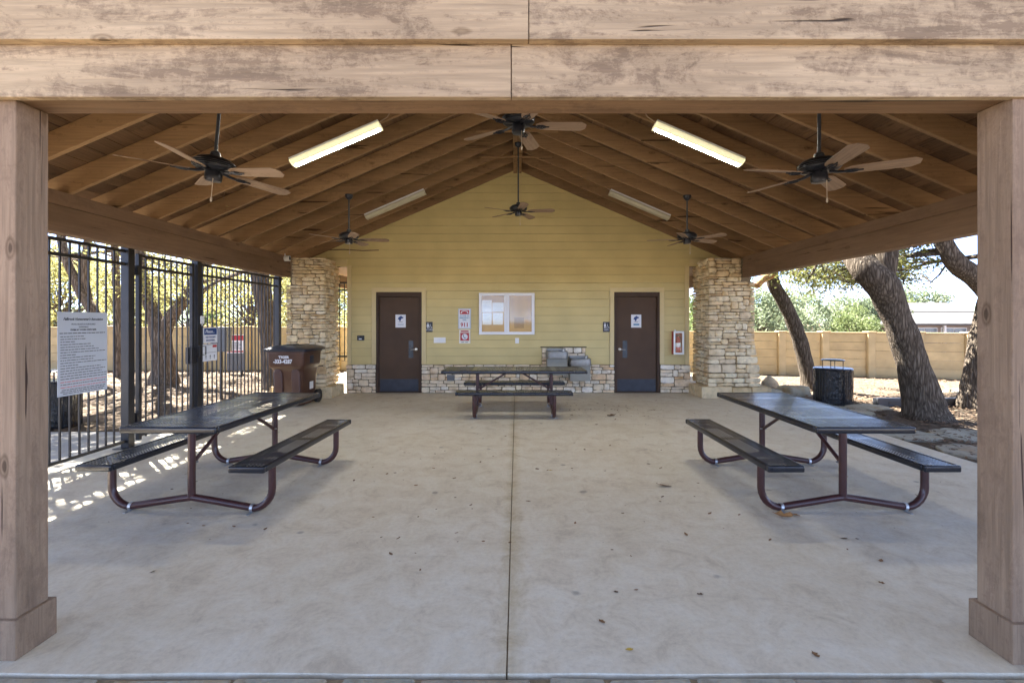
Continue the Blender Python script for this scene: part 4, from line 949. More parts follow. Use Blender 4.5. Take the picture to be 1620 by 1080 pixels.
for q in (-.6, 0, .6): bar(t, q * w - .006, q * w + .006, h * .2, h * .18, 'ink', name='arrow'); MB().prism([(.0042, q * w - .018, h * .26), (.0042, q * w + .018, h * .26), (.0042, q * w, h * .36)], (.0006, 0, 0)).build('arrow', 'ink', t)
kp = thing('gate_keypad', 'small white keypad box on the gate post', 'keypad', (XF + .055, 7.27, 1.55)); MB().box(0, .03, -.03, .03, 0, .12).build('case', 'whiteplastic', kp, bevel=.006); MB().tube([(.015, 0, 0), (.015, 0, -.03)], .008, 6).build('gland', 'whiteplastic', kp)
lk = MB().box(.05, .10, .52, .58, 1.05, 1.22).build('lock_box', 'darkbox', g, bevel=.005); MB().tube([(.10, .58, 1.08), (.14, .60, 1.08), (.14, .60, 1.21), (.10, .58, 1.21)], .008, 6).build('pull_handle', 'darkbox', lk)
bx_ = thing('utility_box', 'dark grey utility box standing behind the Please sign', 'box', (-6.2, 10.0, -.05))
MB().box(-.17, .17, -.1, .1, 1.0, 1.52).build('case', 'greybox', bx_, bevel=.01); MB().tube([(0, 0, 0), (0, 0, 1.0)], .03, 8).build('stand', 'iron', bx_)
ws = thing('pool_warning_board', 'red and white warning sign on a dark board before the beige wall', 'sign', (-8.6, 14.6, -.05))
MB().box(-.26, .26, -.03, .03, .12, 1.22).build('board', 'greybox', ws, bevel=.005); MB().box(-.25, .25, -.038, -.031, .66, 1.2).build('panel', 'paperwhite', ws); MB().box(-.25, .25, -.041, -.0385, 1.05, 1.2).build('red_band', 'redink', ws); MB().box(-.25, .25, -.041, -.0385, .69, .735).build('red_band', 'redink', ws)
for i in range(4): MB().box(-.19, .19 - .06 * (i % 2), -.041, -.0385, .79 + i * .06, .815 + i * .06).build('print_line', 'inkgrey', ws)
for q in (-.2, .2): MB().tube([(q, 0, 0), (q, 0, .12)], .025, 8).build('foot', 'iron', ws)

# ------------------------------------------------------------------ bins
bn = thing('wheeled_bin', 'brown wheeled garbage bin with black lid in front of the left column', 'bin', (-4.20, 9.06, 0), R(-2))
body = MB().rloft([(.03, .245, .26, .06, .03), (.06, .255, .28, .07, .03), (.62, .285, .325, .08, .02), (.70, .295, .335, .08, .01), (.735, .322, .362, .06, .0), (.79, .336, .375, .06, 0), (1.0, .342, .385, .06, 0), (1.005, .360, .40, .06, 0), (1.04, .360, .40, .06, 0)]).build('body', 'brownbin', bn, bevel=0, smooth=True)
for s in (-1, 1): MB().rloft([(.05, .075, .03, .028, 0), (.64, .085, .034, .03, -.045), (.70, .05, .02, .018, -.055)], c=(s * .165, -.262)).build('front_pillar', 'brownbin', bn, smooth=True)
MB().rloft([(1.035, .405, .45, .08, .0), (1.075, .41, .455, .08, 0), (1.09, .39, .43, .08, .01), (1.13, .29, .33, .08, .03), (1.138, .25, .29, .08, .03)]).build('lid', 'binlid', bn, smooth=True)
MB().rloft([(1.12, .06, .26, .03, .02), (1.15, .045, .24, .03, .03)], c=(.1, 0)).build('lid_rib', 'binlid', bn, smooth=True); MB().rloft([(1.12, .06, .26, .03, .02), (1.15, .045, .24, .03, .03)], c=(-.1, 0)).build('lid_rib', 'binlid', bn, smooth=True)
for s in (-1, 1):
    MB().tube([(s * .27, .30, .13), (s * .33, .30, .13)], .13, 18).build('wheel', 'darkbox', bn, smooth=True)
MB().box(.333, .345, -.12, .03, .80, .94).build('side_recess', 'binlid', bn, bevel=.01); MB().box(.286, .292, -.02, .12, .30, .44).build('side_label', 'whiteplastic', bn)
MB().tube([(-.28, .40, .95), (-.28, .46, .98), (.28, .46, .98), (.28, .40, .95)], .016, 8).build('handle', 'brownbin', bn, smooth=True)
text('TIGER', .062, 'paperwhite', bn, (-.02, -.392, .93), WALLROT, bold=.003, sx=1.15)
text('-333-4287', .098, 'paperwhite', bn, (-.04, -.392, .85), WALLROT, bold=.004, sx=.86)
ob = thing('litter_bin', 'round black litter bin with raised lid on the dirt outside, near the leaning oak', 'bin', ((1317.5 - CX) * 9.3 / F, 9.3, -.055))
M['drum'] = plain('glossy_black_bag', (.012, .013, .016), .2, coat=.4, scale=16, bump=.9, var=.3)
MB().lathe([(.29, .0), (.315, .02), (.322, .3), (.326, .66), (.33, .70)], 36).build('drum', 'drum', ob, smooth=True)
MB().lathe([(.332, .70), (.338, .715), (.33, .735), (.26, .745)], 36).build('drum_rim', 'black', ob, smooth=True)
m = MB()
for i in range(40):
    a = 2 * math.pi * i / 40; m.tube([(.327 * math.cos(a), .327 * math.sin(a), .02), (.331 * math.cos(a), .331 * math.sin(a), .70)], .004, 4)
m.build('drum_slats', 'black', ob)
for q in range(4):
    a = R(45 + 90 * q); MB().tube([(.17 * math.cos(a), .17 * math.sin(a), .74), (.17 * math.cos(a), .17 * math.sin(a), .875)], .008, 6).build('lid_post', 'black', ob)
MB().lathe([(.20, .875), (.205, .885), (.17, .90), (.02, .905)], 28).build('raised_lid', 'black', ob, smooth=True)
ob2 = copy_tree(ob); ob2.location = (-7.15, 7.35, -.06); ob2['label'] = 'round dark litter bin beyond the iron fence at the far left edge'
g_ = thing('orange_leaf', 'large curled tan oak leaf against the near foot of the right table', 'leaf', (2.215 + .12, 3.90, .0))

# ------------------------------------------------------------------ dead leaves on the patio
def dead_leaf_mesh(seed, lobes=0, curl=.3):
    r = random.Random(seed); m = MB(); n = 7; vs = [(0, 0, 0)]
    top = []; bot = []
    for i in range(n + 1):
        u = i / n; hw = .30 * math.sin(math.pi * u ** .8) * (1 + (lobes and .45 * math.sin(u * math.pi * 2 * lobes))) + .015
        zc = curl * (u - .5) ** 2 * r.uniform(.6, 1.3)
        top.append((u - .5, hw, zc + curl * hw * .8)); bot.append((u - .5, -hw, zc + curl * hw * r.uniform(.2, .9)))
    mid = [(-.5 + i / n, 0, curl * (i / n - .5) ** 2 + .02) for i in range(n + 1)]
    V = top + mid + bot; k = n + 1
    m.add(V, [(i, i + 1, k + i + 1, k + i) for i in range(n)] + [(k + i, k + i + 1, 2 * k + i + 1, 2 * k + i) for i in range(n)])
    return m.mesh('leaf')
DL = [dead_leaf_mesh(i, 0 if i < 4 else 2, .25 + .12 * (i % 3)) for i in range(6)]
DLM = []
for me in DL: me.materials.append(M['dead']); DLM.append(me)
rl = random.Random(17)
def put_leaf(x, y, size, me=None, label='small dry brown leaf lying on the concrete floor', group='small dry leaves on the patio floor', mat=None, z=.002):
    me = me or rl.choice(DLM)
    if mat: me = me.copy(); me.materials.clear(); me.materials.append(M[mat])
    o = bpy.data.objects.new('dry_leaf', me); C.objects.link(o); o.location = (x, y, z); o.scale = (size, size * rl.uniform(.6, 1), size); o.rotation_euler = (rl.uniform(-.15, .15), rl.uniform(-.15, .15), rl.uniform(0, 6.28))
    return tag(o, label, 'leaf', group)
spots = []
for (px, py) in ((612, 750), (625, 748), (658, 768), (590, 739), (630, 852), (722, 843), (618, 876), (665, 902), (836, 793), (720, 787), (745, 799), (747, 805), (910, 827), (957, 745), (925, 711), (905, 741), (850, 742), (950, 712), (1025, 729), (1046, 740), (1026, 734), (1048, 786), (952, 983), (1108, 940), (1006, 933), (974, 936), (1085, 845), (1123, 812), (1218, 854), (1335, 852), (1394, 887), (1290, 1036), (1395, 922), (241, 905), (420, 837), (370, 833), (560, 760), (430, 774), (272, 774), (310, 762), (760, 731), (686, 741), (688, 718), (665, 726), (718, 757), (866, 744), (880, 711), (965, 705), (1017, 692), (1122, 670), (590, 706), (640, 716), (700, 725), (780, 722), (800, 690)):
    X, Y = gp(px, py)
    if 2.2 < Y < 10: put_leaf(X, Y, rl.uniform(.026, .05))
for i in range(85):      # drift in front of the right door
    X = rl.gauss(1.75, .75); Y = rl.gauss(8.55, .45)
    if X > .3 and Y < 9.6 and X < 3.4: put_leaf(X, Y, rl.uniform(.024, .055))
for i in range(95):
    X, Y = rl.uniform(-4.4, 4.6), rl.uniform(3.2, 9.6) ; put_leaf(X, Y, rl.uniform(.014, .034))
put_leaf(*gp(1238, 818), .15, DL[5], 'large ragged tan oak leaf against the near foot of the right table', mat='deadtan', z=.012); bpy.data.objects.remove(g_)
put_leaf(*gp(1258, 815), .085, DL[4], 'curled tan leaf beside the ragged leaf at the right table foot', mat='deadtan', z=.004)
put_leaf(*gp(1050, 769), .14, DL[4], 'big crumpled brown leaf on open floor left of the right table', mat='dead', z=.004)
put_leaf(*gp(968, 658), .17, DL[5], 'biggest clump of brown leaf near the right foot of the crossways table', mat='dead', z=.004)
put_leaf(*gp(870, 744), .055, DL[1], 'small bright yellow leaf in the middle of the floor', mat='deadyellow')
put_leaf(*gp(995, 1028), .045, DL[2], 'yellow green leaf near the front edge of the slab', mat='deadyellow')
put_leaf(*gp(1335, 754), .11, DL[4], 'pale tan leaf on the floor under the right table', mat='deadtan', z=.004)

# ------------------------------------------------------------------ precast boundary walls
def precast(label, pts_posts, zb, zt, rows, group=None):
    p0 = pts_posts[0]; t = thing('boundary_wall', label, 'wall', (p0[0], p0[1], 0))
    r = random.Random(len(pts_posts))
    for i, (x, y) in enumerate(pts_posts):
        MB().box(x - p0[0] - .12, x - p0[0] + .12, y - p0[1] - .12, y - p0[1] + .12, zb - .3, zt - .02).build('post', 'precast', t, bevel=.01, seg=1); MB().box(x - p0[0] - .15, x - p0[0] + .15, y - p0[1] - .15, y - p0[1] + .15, zt - .018, zt + .03).build('post_cap', 'precast', t, bevel=.008, seg=1)
    for (xa, ya), (xb, yb) in zip(pts_posts, pts_posts[1:]):
        d = Vector((xb - xa, yb - ya, 0)); l = d.length; ang = math.atan2(d.y, d.x)
        mtx = Matrix.Translation((xa - p0[0], ya - p0[1], 0)) @ Matrix.Rotation(ang, 4, 'Z')
        zz = zb - .25; hh = (zt - .05 - zz) / rows
        for k in range(rows):
            MB().box(.121, l - .121, -.05 + r.uniform(-.004, .004), .05, zz + k * hh + .004, zz + (k + 1) * hh - .004, mtx).build('wall_panel', 'precast', t, bevel=.008, seg=1)
        MB().box(.121, l - .121, -.08, .08, zt - .048, zt, mtx).build('coping', 'precast', t, bevel=.008, seg=1)
    return t
rp_ = []
x = 5.2
while x < 24: rp_.append((x, 20.29 - .339 * x)); x += 1.275
shift = 9.55 - min((p[0] for p in rp_), key=lambda q: abs(q - 9.55)); rp_ = [(a + shift, 20.29 - .339 * (a + shift)) for a, b in rp_]
precast('beige precast panel wall behind the oaks on the right', rp_, -.31, 1.215, 6)
precast('beige precast panel wall seen through the iron fence on the left', [(-30 + i * 1.5, 16.0) for i in range(20)], -.055, 1.40, 6)

# ------------------------------------------------------------------ rocks, edging
def rock(label, x, y, sx, sy, sz, seed, rz=0, flat=False):
    me = bpy.data.meshes.new('rock'); bm = bmesh.new(); bmesh.ops.create_icosphere(bm, subdivisions=3, radius=1)
    for v in bm.verts:
        c = v.co.copy(); 
        if flat: v.co = Vector([math.copysign(abs(q) ** .45, q) for q in c])
        v.co *= 1 + .16 * noise.noise(c * 1.4 + Vector((seed, 0, 0))) + .06 * noise.noise(c * 4 + Vector((0, seed, 0)))
        v.co = Vector((v.co.x * sx, v.co.y * sy, max(-.2, v.co.z) * sz))
    bm.to_mesh(me); bm.free()
    o = link('rock', me, 'rock', smooth=True); o.location = (x, y, gz(x, y)); o.rotation_euler = (0, 0, rz); tag(o, label, 'rock', 'limestone rocks on the dirt')
for lab, px, py, w_, h_, flat in (('pointed pale rock beside the right stone column', 1222, 606, 28, 20, False), ('square pale limestone block behind the right table, left of the litter bin', 1261, 622, 44, 17, True), ('flat mossy stone at the foot of the right column', 1216, 626, 46, 12, True), ('long pale rock lying before the wall at far right', 1516, 617, 34, 9, False), ('thin flat stone edge right of the litter bin', 1380, 649, 60, 6, True), ('low stone half buried near the litter bin foot', 1365, 657, 40, 6, True)):
    X, Y = gp(px, py, -.06); s_ = F / Y; rock(lab, X, Y + .12, w_ / s_ / 2, w_ / s_ / 2.6, h_ / s_ / 1.1, px * .37, rz=.2, flat=flat)
e0 = thing('landscape_edging', 'black plastic landscape edging timber behind the big oak', 'edging', (6.0, 9.15, 0))
for a, b in ((.95, 2.02), (2.05, 3.12)):
    MB().box(a, b, -.07, .07, -.10, .115).build('edging_timber', 'edging', e0, bevel=.015); 
    for q in (.2, .62): MB().box(a + q, a + q + .3, -.076, -.0705, -.01, .06).build('recess', 'darkbox', e0, bevel=.002, seg=1)

# ------------------------------------------------------------------ trees
ZFLOOR = [0.0]
def grow(bark, leaves, r, p, d, length, rad, level, maxl, kids, spread, droop, leafn, lsize, lspread):
    n = 5; pts = [p]; rr = [rad]; q = p.copy(); dd = d.normalized()
    for i in range(n):
        dd = (dd + Vector((r.gauss(0, .16), r.gauss(0, .16), r.gauss(0, .12) - droop * (level / maxl)))).normalized()
        if q.z < ZFLOOR[0]: dd = Vector((dd.x, dd.y, abs(dd.z) + .12)).normalized()
        q = q + dd * (length / n); pts.append(q.copy()); rr.append(max(.003, rad * (1 - .6 * (i + 1) / n)))
    bark.tube(pts, rr, 6 if rad > .03 else 4 if rad > .012 else 3, cap=False)
    if level >= maxl:
        for k in range(leafn):
            i = r.random() * n; a = pts[int(i)].lerp(pts[min(n, int(i) + 1)], i % 1)
            lp = a + Vector((r.gauss(0, lspread), r.gauss(0, lspread), r.gauss(0, lspread * .7)))
            if lp.z > ZFLOOR[0] - .2: leaves.append((lp, lsize * r.uniform(.6, 1.3)))
        return
    for k in range(kids):
        i = r.uniform(.35, 1) * n; j = min(n - 1, int(i)); a = pts[j].lerp(pts[j + 1], i - j)
        ax = Vector((r.gauss(0, 1), r.gauss(0, 1), r.gauss(0, .7))).normalized(); nd = (dd + ax * spread).normalized()
        grow(bark, leaves, r, a, nd, length * r.uniform(.55, .8), max(.004, rr[j] * .62), level + 1, maxl, kids, spread, droop, leafn, lsize, lspread)
def leaves_mesh(name, leaves, r, mat):
    V = []; Fc = []
    for p, s in leaves:
        n = Vector((r.gauss(0, 1), r.gauss(0, 1), r.gauss(.4, 1))).normalized(); a = n.orthogonal().normalized(); a = Matrix.Rotation(r.uniform(0, 6.28), 3, n) @ a; b = n.cross(a)
        o = len(V); V += [p - a * s, p + b * s * .45 + n * s * .12, p + a * s, p - b * s * .45 + n * s * .12]; Fc += [(o, o + 1, o + 2), (o, o + 2, o + 3)]
    me = bpy.data.meshes.new(name); me.from_pydata([tuple(v) for v in V], [], Fc); me.update(); me.materials.append(M[mat]); return me
def oak(label, base, stems, starts, seed, leafmat, barkmat='bark', leafn=26, lsize=.045, lspread=.12, kids=4, maxl=3, n=18, cat='tree', group=None):
    """stems: list of (points, radii) world; starts: (stem index or point, dir, length, radius, droop)"""
    t = thing('oak_tree', label, cat, (base[0], base[1], gz(base[0], base[1])), group=group); o = Vector(t.location); r = random.Random(seed)
    def smooth_path(pts, rad, sub=4):
        P = [Vector(p) for p in pts]; out = []; ro = []
        for i in range(len(P) - 1):
            p0, p1, p2, p3 = P[max(0, i - 1)], P[i], P[i + 1], P[min(len(P) - 1, i + 2)]
            for k in range(sub):
                u = k / sub; out.append(.5 * ((2 * p1) + (p2 - p0) * u + (2 * p0 - 5 * p1 + 4 * p2 - p3) * u * u + (3 * p1 - p0 - 3 * p2 + p3) * u ** 3)); ro.append(rad[i] * (1 - u) + rad[i + 1] * u)
        out.append(P[-1]); ro.append(rad[-1]); return out, ro
    for si, (pts, rad) in enumerate(stems):
        m = MB(); P, rr = smooth_path(pts, rad, 5); m.tube([p - o for p in P], rr, n)
        for q in range(len(m.v)):
            v = Vector(m.v[q]); kx = noise.noise(v * 2.1 + Vector((seed, 0, 0))) * .09 + noise.noise(v * 6 + Vector((0, seed, 0))) * .035
            c = P[min(len(P) - 1, q // n)] - o; m.v[q] = tuple(v + (v - c) * kx * 1.6)
        m.build('trunk' if si == 0 else 'limb', barkmat, t, smooth=True)
    bk = MB(); lv = []; ZFLOOR[0] = 2.62 if leafmat == 'leaf_r' else 2.2
    for p, d, l, rad, dr in starts: grow(bk, lv, r, Vector(p) - o, Vector(d), l, rad, 1, maxl, kids, .75, dr, leafn, lsize, lspread)
    bk.build('branches', barkmat, t, smooth=True)
    link('crown', leaves_mesh('crown', lv, r, leafmat), None, t)
    return t
def P2(px, py, Y): return ((px - CX) * Y / F, Y, EYE + (CY - py) * Y / F)
# big leaning oak on the right
Y1 = 8.0
s0 = [P2(1466, 674, Y1), P2(1463, 648, Y1), P2(1449, 590, Y1), P2(1430, 532, Y1), P2(1409, 480, Y1), P2(1391, 446, Y1), P2(1360, 415, Y1 + .15), P2(1345, 380, Y1 + .6), P2(1340, 320, Y1 + 1.2)]
oak('big dark oak with furrowed bark leaning left over the flagstones', (s0[0][0], Y1), [(s0, [.50, .32, .23, .215, .22, .25, .21, .19, .16]), ([P2(1385, 452, Y1), P2(1400, 425, Y1 + .02), P2(1404, 385, Y1), P2(1410, 320, Y1 + .1), P2(1430, 230, Y1 + .3)], [.22, .17, .15, .13, .10])],
    [(P2(1345, 340, Y1 + 1), (-.2, .8, .5), 2.4, .12, .05), (P2(1340, 320, Y1 + 1.2), (.4, .7, .6), 2.4, .12, .05), (P2(1430, 230, Y1 + .3), (.7, .3, .6), 2.4, .09, .05), (P2(1410, 320, Y1), (.8, .8, .2), 2.6, .08, .06), (P2(1405, 400, Y1), (.9, 1.0, .0), 1.9, .05, .02), (P2(1420, 280, Y1), (.2, 1, .2), 2.4, .07, .08)], 4, 'leaf_r', leafn=55, lsize=.042, lspread=.13, n=28, kids=5)
# slim leaning oak
Y2 = 12.1
s0 = [P2(1281, 617, Y2), P2(1279, 595, Y2), P2(1270, 555, Y2), P2(1255, 510, Y2), P2(1238, 475, Y2), P2(1225, 450, Y2), P2(1222, 430, Y2), P2(1226, 405, Y2), P2(1232, 350, Y2), P2(1240, 280, Y2)]
oak('slim dark oak curving left beside the right stone column', (s0[0][0], Y2), [(s0, [.24, .19, .17, .165, .16, .15, .145, .14, .12, .09])],
    [(P2(1232, 350, Y2), (.8, .2, .3), 2.6, .08, .12), (P2(1228, 425, Y2), (1, -.1, .10), 1.9, .045, .03), (P2(1230, 400, Y2), (1, .3, .0), 2.1, .05, .04), (P2(1240, 280, Y2), (-.3, .4, .8), 2.4, .08, .05), (P2(1236, 310, Y2), (.6, -.5, .5), 2.4, .08, .1)], 9, 'leaf_r', leafn=55, lsize=.047, lspread=.14, kids=5)
tag(MB().tube([P2(1224, 432, Y2 - .05), P2(1208, 440, Y2 - .1), P2(1196, 452, Y2 - .15)], [.13, .10, .09], 12).build('broken_limb', 'cutwood', smooth=True), 'orange brown broken limb stub sticking out beside the right column', 'branch')
# third oak at the right post
Y3 = 8.9
s0 = [P2(1548, 664, Y3), P2(1546, 640, Y3), P2(1551, 590, Y3), P2(1560, 530, Y3), P2(1572, 480, Y3), P2(1590, 430, Y3), P2(1610, 370, Y3), P2(1640, 280, Y3)]
oak('dark oak trunk half hidden behind the right timber post, a thick limb leaning left', (s0[0][0], Y3), [(s0, [.40, .30, .25, .24, .24, .22, .18, .14]), ([P2(1575, 475, Y3), P2(1545, 440, Y3), P2(1515, 418, Y3), P2(1497, 392, Y3), P2(1488, 360, Y3), P2(1470, 300, Y3 + .3)], [.19, .17, .165, .155, .14, .11])],
    [(P2(1486, 350, Y3), (-.8, .7, .1), 2.5, .08, .05), (P2(1500, 400, Y3), (-.9, 1.2, .02), 2.0, .045, .04), (P2(1505, 395, Y3), (.1, 1, .1), 2.2, .05, .05), (P2(1470, 300, Y3 + .3), (-.3, .5, .6), 2.4, .09, .05), (P2(1610, 370, Y3), (-.1, 1, .25), 2.6, .08, .08), (P2(1600, 400, Y3), (-.3, .9, .05), 2.4, .06, .06), (P2(1640, 280, Y3), (.3, .3, .8), 2.5, .1, .05)], 14, 'leaf_r', leafn=55, lsize=.042, lspread=.13, n=22, kids=5)
# oaks beyond the left fence
YA = 12.5
s0 = [P2(260, 610, YA), P2(259, 590, YA), P2(257, 560, YA), P2(252, 525, YA), P2(240, 490, YA), P2(228, 450, YA), P2(220, 400, YA), P2(214, 330, YA + .3), P2(205, 240, YA + .6)]
oak('forked oak trunk directly behind the iron gate', (s0[0][0], YA), [(s0, [.42, .30, .25, .24, .155, .14, .13, .11, .09]), ([P2(258, 535, YA), P2(268, 505, YA), P2(288, 480, YA), P2(303, 458, YA), P2(316, 420, YA), P2(330, 350, YA - .2)], [.17, .155, .14, .13, .12, .09])],
    [(P2(228, 440, YA), (-.5, .2, .3), 2.0, .07, .12), (P2(214, 330, YA), (-.4, -.4, .8), 3.2, .1, .05), (P2(205, 250, YA), (.3, -.3, .8), 3.2, .1, .03), (P2(330, 350, YA), (.5, -.2, .8), 3.2, .1, .05), (P2(316, 420, YA), (.8, .3, .3), 2.2, .06, .12), (P2(303, 458, YA), (-.2, .8, .4), 2.0, .05, .15), (P2(322, 390, YA), (.1, -.8, .7), 2.8, .08, .05), (P2(205, 250, YA), (.9, -.8, .25), 3.4, .09, .02), (P2(214, 330, YA), (.8, -1, .5), 3.2, .09, .02), (P2(330, 350, YA), (.1, -1, .8), 3.2, .09, .02)], 22, 'leaf_l', 'barkfar', kids=5, leafn=44, lsize=.055, lspread=.15)  # closing forward-leaning starts are unseen, added to screen the patio from sun
YB_ = 14.2
s0 = [P2(187, 603, YB_), P2(187, 580, YB_), P2(186, 520, YB_), P2(184, 460, YB_), P2(182, 400, YB_), P2(178, 320, YB_), P2(170, 240, YB_)]
oak('straight oak trunk showing right of the grey rules sign', (s0[0][0], YB_), [(s0, [.16, .11, .10, .10, .095, .09, .08]), ([P2(150, 600, YB_ - .2), P2(150, 540, YB_ - .2), P2(148, 495, YB_ - .2), P2(132, 470, YB_ - .2), P2(118, 440, YB_ - .2), P2(103, 405, YB_ - .2), P2(95, 360, YB_), P2(90, 280, YB_)], [.25, .2, .16, .13, .12, .11, .10, .08]), ([P2(150, 500, YB_ - .2), P2(138, 470, YB_ - .1), P2(134, 430, YB_ - .1), P2(140, 370, YB_), P2(150, 280, YB_)], [.13, .12, .11, .10, .08])],
    [(P2(103, 405, YB_), (.5, .4, .3), 2.0, .06, .12), (P2(95, 340, YB_), (-.4, -.3, .7), 3.0, .1, .05), (P2(150, 280, YB_), (.3, -.4, .8), 3.0, .1, .05), (P2(178, 320, YB_), (.6, .2, .5), 2.8, .08, .08), (P2(136, 420, YB_), (-.8, .4, .15), 2.0, .05, .12), (P2(182, 400, YB_), (.3, .8, .2), 2.0, .05, .15), (P2(170, 250, YB_), (.1, -.3, .9), 3.0, .09, .04)], 31, 'leaf_l', 'barkfar', kids=5, leafn=40, lsize=.06, lspread=.16)
YC_ = 11.6
s0 = [P2(431, 616, YC_), P2(430, 595, YC_), P2(427, 550, YC_), P2(422, 500, YC_), P2(415, 460, YC_), P2(408, 425, YC_), P2(398, 380, YC_), P2(385, 310, YC_), P2(370, 220, YC_ + .2)]
oak('dark oak trunk leaning left behind the wheeled bin', (s0[0][0], YC_), [(s0, [.3, .23, .21, .2, .2, .19, .17, .14, .1]), ([P2(385, 310, YC_), (-6.9, 10.6, 5.1), (-7.1, 9.4, 5.4), (-7.2, 8.2, 5.5), (-7.3, 7.2, 5.6)], [.12, .11, .10, .08, .06])],  # extra stem: unseen limb added to carry sun-blocking leaves
    [(P2(408, 425, YC_), (-.9, .4, .1), 2.2, .06, .12), (P2(398, 380, YC_), (.6, .8, .1), 2.2, .06, .15), (P2(385, 310, YC_), (-.5, -.2, .8), 3.0, .09, .05), (P2(370, 230, YC_), (-.2, -.1, .9), 3.2, .1, .03), (P2(380, 290, YC_), (-.2, .7, .5), 2.8, .08, .08), (P2(375, 250, YC_), (-.2, -1, .35), 3.4, .1, .02), (P2(370, 220, YC_), (-.6, -.8, .7), 3.2, .1, .02), (P2(372, 230, YC_), (.2, -.9, .8), 3.0, .09, .02)] + [((-7.1 - .05 * i, 10.2 - .75 * i, 5.35), (sx_, -.3, .25), 2.1, .06, .0) for i in range(5) for sx_ in (-.8, .7)] + [((-7.7 - .05 * i, 10.9 - .8 * i, 6.5), (sx_, -.2, .15), 2.1, .06, .0) for i in range(6) for sx_ in (-.8, .8)], 37, 'leaf_l', 'barkfar', kids=5, leafn=44, lsize=.055, lspread=.15)  # forward starts and both generated rows: unseen crown added to shade the floor

# background trees: three shared shapes, each tree its own object
def bush_meshes(seed, H, W, n, lsize, mat):
    r = random.Random(seed); lv = []; bk = MB()
    bk.tube([(0, 0, -.3), (.05, 0, H * .3), (0, .05, H * .55)], [.16, .13, .06], 7)
    clumps = []
    for i in range(34):
        a = r.uniform(0, 6.28); zz = r.uniform(.14, 1) ** .9; rad = W * .5 * math.sqrt(max(0, 1 - (zz - .45) ** 2 / .36)) * r.uniform(.45, 1)
        c = Vector((rad * math.cos(a), rad * math.sin(a), H * zz)); clumps.append((c, r.uniform(.10, .20) * W))
        bk.tube([(0, 0, H * r.uniform(.15, .5)), tuple(c)], [.05, .015], 4, cap=False)
    for c, s in clumps:
        for k in range(n // 34):
            d = Vector((r.gauss(0, 1), r.gauss(0, 1), r.gauss(0, .8))); lv.append((c + d.normalized() * s * r.uniform(.35, 1.05) ** .6, lsize * r.uniform(.6, 1.4)))
    bm_ = bk.mesh('trunk'); bm_.materials.append(M['barkfar']); return bm_, leaves_mesh('crown', lv, r, mat)
BT = [bush_meshes(50, 4.8, 5.2, 5200, .13, 'leaf_far'), bush_meshes(51, 5.2, 6.0, 5200, .14, 'leaf_pale'), bush_meshes(52, 7.5, 6.5, 5200, .11, 'leaf_l'), bush_meshes(53, 4.2, 5.5, 5200, .13, 'leaf_far')]
def btree(k, x, y, s, label, group, z=-.5):
    t = thing('background_tree', label, 'tree', (x, y, z), rnd.uniform(0, 6.28), group); t.scale = (s, s, s)
    link('trunk', BT[k][0], None, t); link('crown', BT[k][1], None, t)
rb = random.Random(8)
for k, x, y, s, lab in ((1, 14.5, 28, .80, 'pale grey green tree just right of the right stone column'), (1, 18.3, 31, .78, 'pale grey green tree behind the slim leaning oak'), (0, 19.5, 36, .80, 'hazy green tree far behind the slim leaning oak'), (0, 24.5, 35, .70, 'bright green tree above the wall left of the big oak'), (3, 21.6, 30, .62, 'low broad green tree over the wall above the litter bin'), (1, 27, 38, .8, 'pale tree behind the big leaning oak trunk'), (0, 28.6, 37, .78, 'green tree right of the big oak, left of the house'), (3, 32.5, 41, 1.0, 'broad green tree behind the pale roofed house'), (1, 37, 44, 1.0, 'pale tree right behind the pale roofed house'), (0, 10.5, 26, .85, 'green tree seen in the gap between building corner and right column')):
    btree(k, x, y, s, lab, 'trees beyond the right wall', -.9)
for i in range(11):
    btree(2, -27 + i * 2.3 + rb.uniform(-.5, .5), rb.uniform(19, 24), rb.uniform(.5, .72), 'yellow green tree beyond the left wall, seen through the fence', 'yellow green trees beyond the left wall', -.3)
for i in range(5):
    btree(1 if i % 2 else 0, -34 + i * 6.5, rb.uniform(28, 33), rb.uniform(.9, 1.15), 'pale background tree behind the yellow trees on the left', 'pale background trees on the left', -.6)
# far hills
mb = MB(); n = 60; V = []
for i in range(n + 1):
    a = R(-75 + 150 * i / n); d = 600; h = 18 + 10 * noise.noise((i * .17, 0, 5)) + 5 * noise.noise((i * .6, 2, 0))
    V += [(d * math.sin(a), d * math.cos(a), -3), (d * 1.08 * math.sin(a), d * 1.08 * math.cos(a), h), (d * 1.3 * math.sin(a), d * 1.3 * math.cos(a), -3)]
mb.add(V, [(3 * i + j, 3 * i + 3 + j, 3 * i + 4 + j, 3 * i + 1 + j) for i in range(n) for j in range(2)])
tag(mb.build('hills', 'hill', smooth=True), 'low blue green hills on the horizon', 'hill', kind='structure')

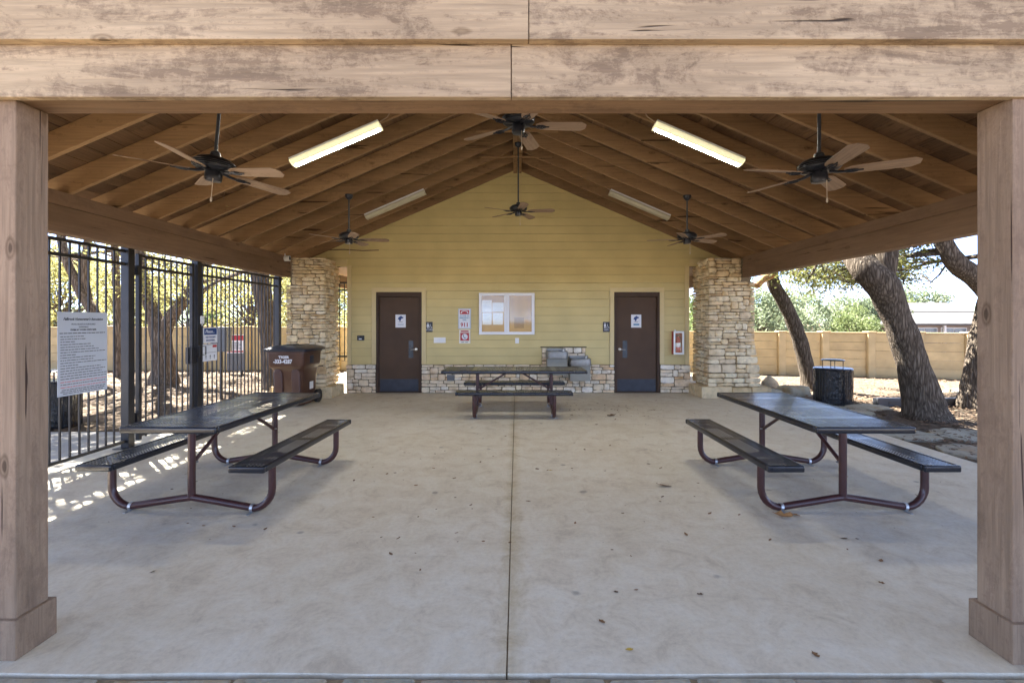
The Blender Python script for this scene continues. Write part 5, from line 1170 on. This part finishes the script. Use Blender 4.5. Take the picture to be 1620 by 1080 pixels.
# house beyond the right wall
hs = thing('house', 'pale roofed house beyond the right wall, partly behind the timber post', 'house', (29.5, 33, -.9))
MB().box(-2.3, 6, 0, 7, 0, 2.25).build('wall', 'housewall', hs)
MB().prism([(-2.9, -.6, 2.2), (6.6, -.6, 2.2), (6.6, 3.5, 3.05), (1.2, 3.5, 3.05)], (0, 0, .12)).build('roof', 'houseroof', hs); MB().prism([(-2.9, -.6, 2.2), (1.2, 3.5, 3.05), (1.2, 3.9, 3.05), (-2.9, 7.6, 2.2)], (0, 0, .12)).build('roof', 'houseroof', hs)
MB().box(-.9, 5.5, 4, 8, 2.3, 3.2).build('upper_wall', 'housewall', hs); MB().prism([(-1.4, 3.6, 3.1), (6, 3.6, 3.1), (6, 6, 3.9), (-1.4, 6, 3.9)], (0, 0, .12)).build('upper_roof', 'houseroof', hs)
for a, b in ((-2.0, -.15), (.1, 1.9), (2.2, 4)):
    w_ = MB().box(a, b, -.05, -.01, .9, 2.05).build('window', 'housewhite', hs); MB().box(a + .07, (a + b) / 2 - .03, -.08, -.052, .97, 1.98).build('pane', 'houseglass', w_); MB().box((a + b) / 2 + .03, b - .07, -.08, -.052, .97, 1.98).build('pane', 'houseglass', w_)
for a in (-2.3, 0, 2.05): MB().box(a - .07, a + .07, -.5, -.36, 0, 2.2).build('porch_post', 'housewhite', hs)

# ------------------------------------------------------------------ leaf litter (uncountable)
def litter(name, label, regions, n, seed, smin=.02, smax=.05):
    r = random.Random(seed); V = []; Fc = []
    for (x0, x1, y0, y1) in regions:
        for k in range(n):
            x, y = r.uniform(x0, x1), r.uniform(y0, y1); s = r.uniform(smin, smax); a = r.uniform(0, 6.28); z = gz(x, y) + (.004 if abs(x) < 7.7 else .012) + r.uniform(0, .02)
            if 5.1 < x < 7.7 and 3 < y < 8.1: z += .012
            u = Vector((math.cos(a), math.sin(a), r.uniform(-.3, .3))) * s; w = Vector((-math.sin(a), math.cos(a), r.uniform(-.4, .4))) * s * .45; c = Vector((x, y, z + .01)); o = len(V)
            V += [c - u, c + w, c + u, c - w]; Fc.append((o, o + 1, o + 2, o + 3))
    me = bpy.data.meshes.new(name); me.from_pydata([tuple(v) for v in V], [], Fc); me.update(); me.materials.append(M['litter'])
    o = bpy.data.objects.new(name, me); C.objects.link(o); tag(o, label, 'leaf litter', kind='stuff')
litter('leaf_litter', 'brown fallen leaves covering the dirt right of the patio', [(5.3, 9.5, 5.0, 10.5), (5.6, 14, 9, 16)], 5200, 61)
litter('leaf_litter', 'brown fallen leaves covering the dirt beyond the iron fence', [(-14, -5.4, 7.0, 15.5)], 7000, 62, .025, .06)

def crumbs():
    r = random.Random(77); V = []; Fc = []
    for k in range(900):
        if k % 3: x, y = r.uniform(-4.3, 4.6), 3.0 + 7.3 * r.random() ** .6
        else: x, y = r.gauss(1.6, 1.0), r.gauss(8.5, .6)
        if y > 10.3 or abs(x) > 4.6 or y < 2.4: continue
        sz = r.uniform(.003, .010); a = r.uniform(0, 6.28); u = Vector((math.cos(a), math.sin(a), .15)) * sz; w = Vector((-math.sin(a), math.cos(a), .1)) * sz * .5; c = Vector((x, y, .004)); o = len(V)
        V += [c - u, c + w, c + u, c - w]; Fc.append((o, o + 1, o + 2, o + 3))
    me = bpy.data.meshes.new('leaf_crumbs'); me.from_pydata([tuple(v) for v in V], [], Fc); me.update(); me.materials.append(M['dead'])
    o = bpy.data.objects.new('leaf_crumbs', me); C.objects.link(o); tag(o, 'tiny dark leaf crumbs and grit scattered over the patio floor', 'debris', kind='stuff')
crumbs()
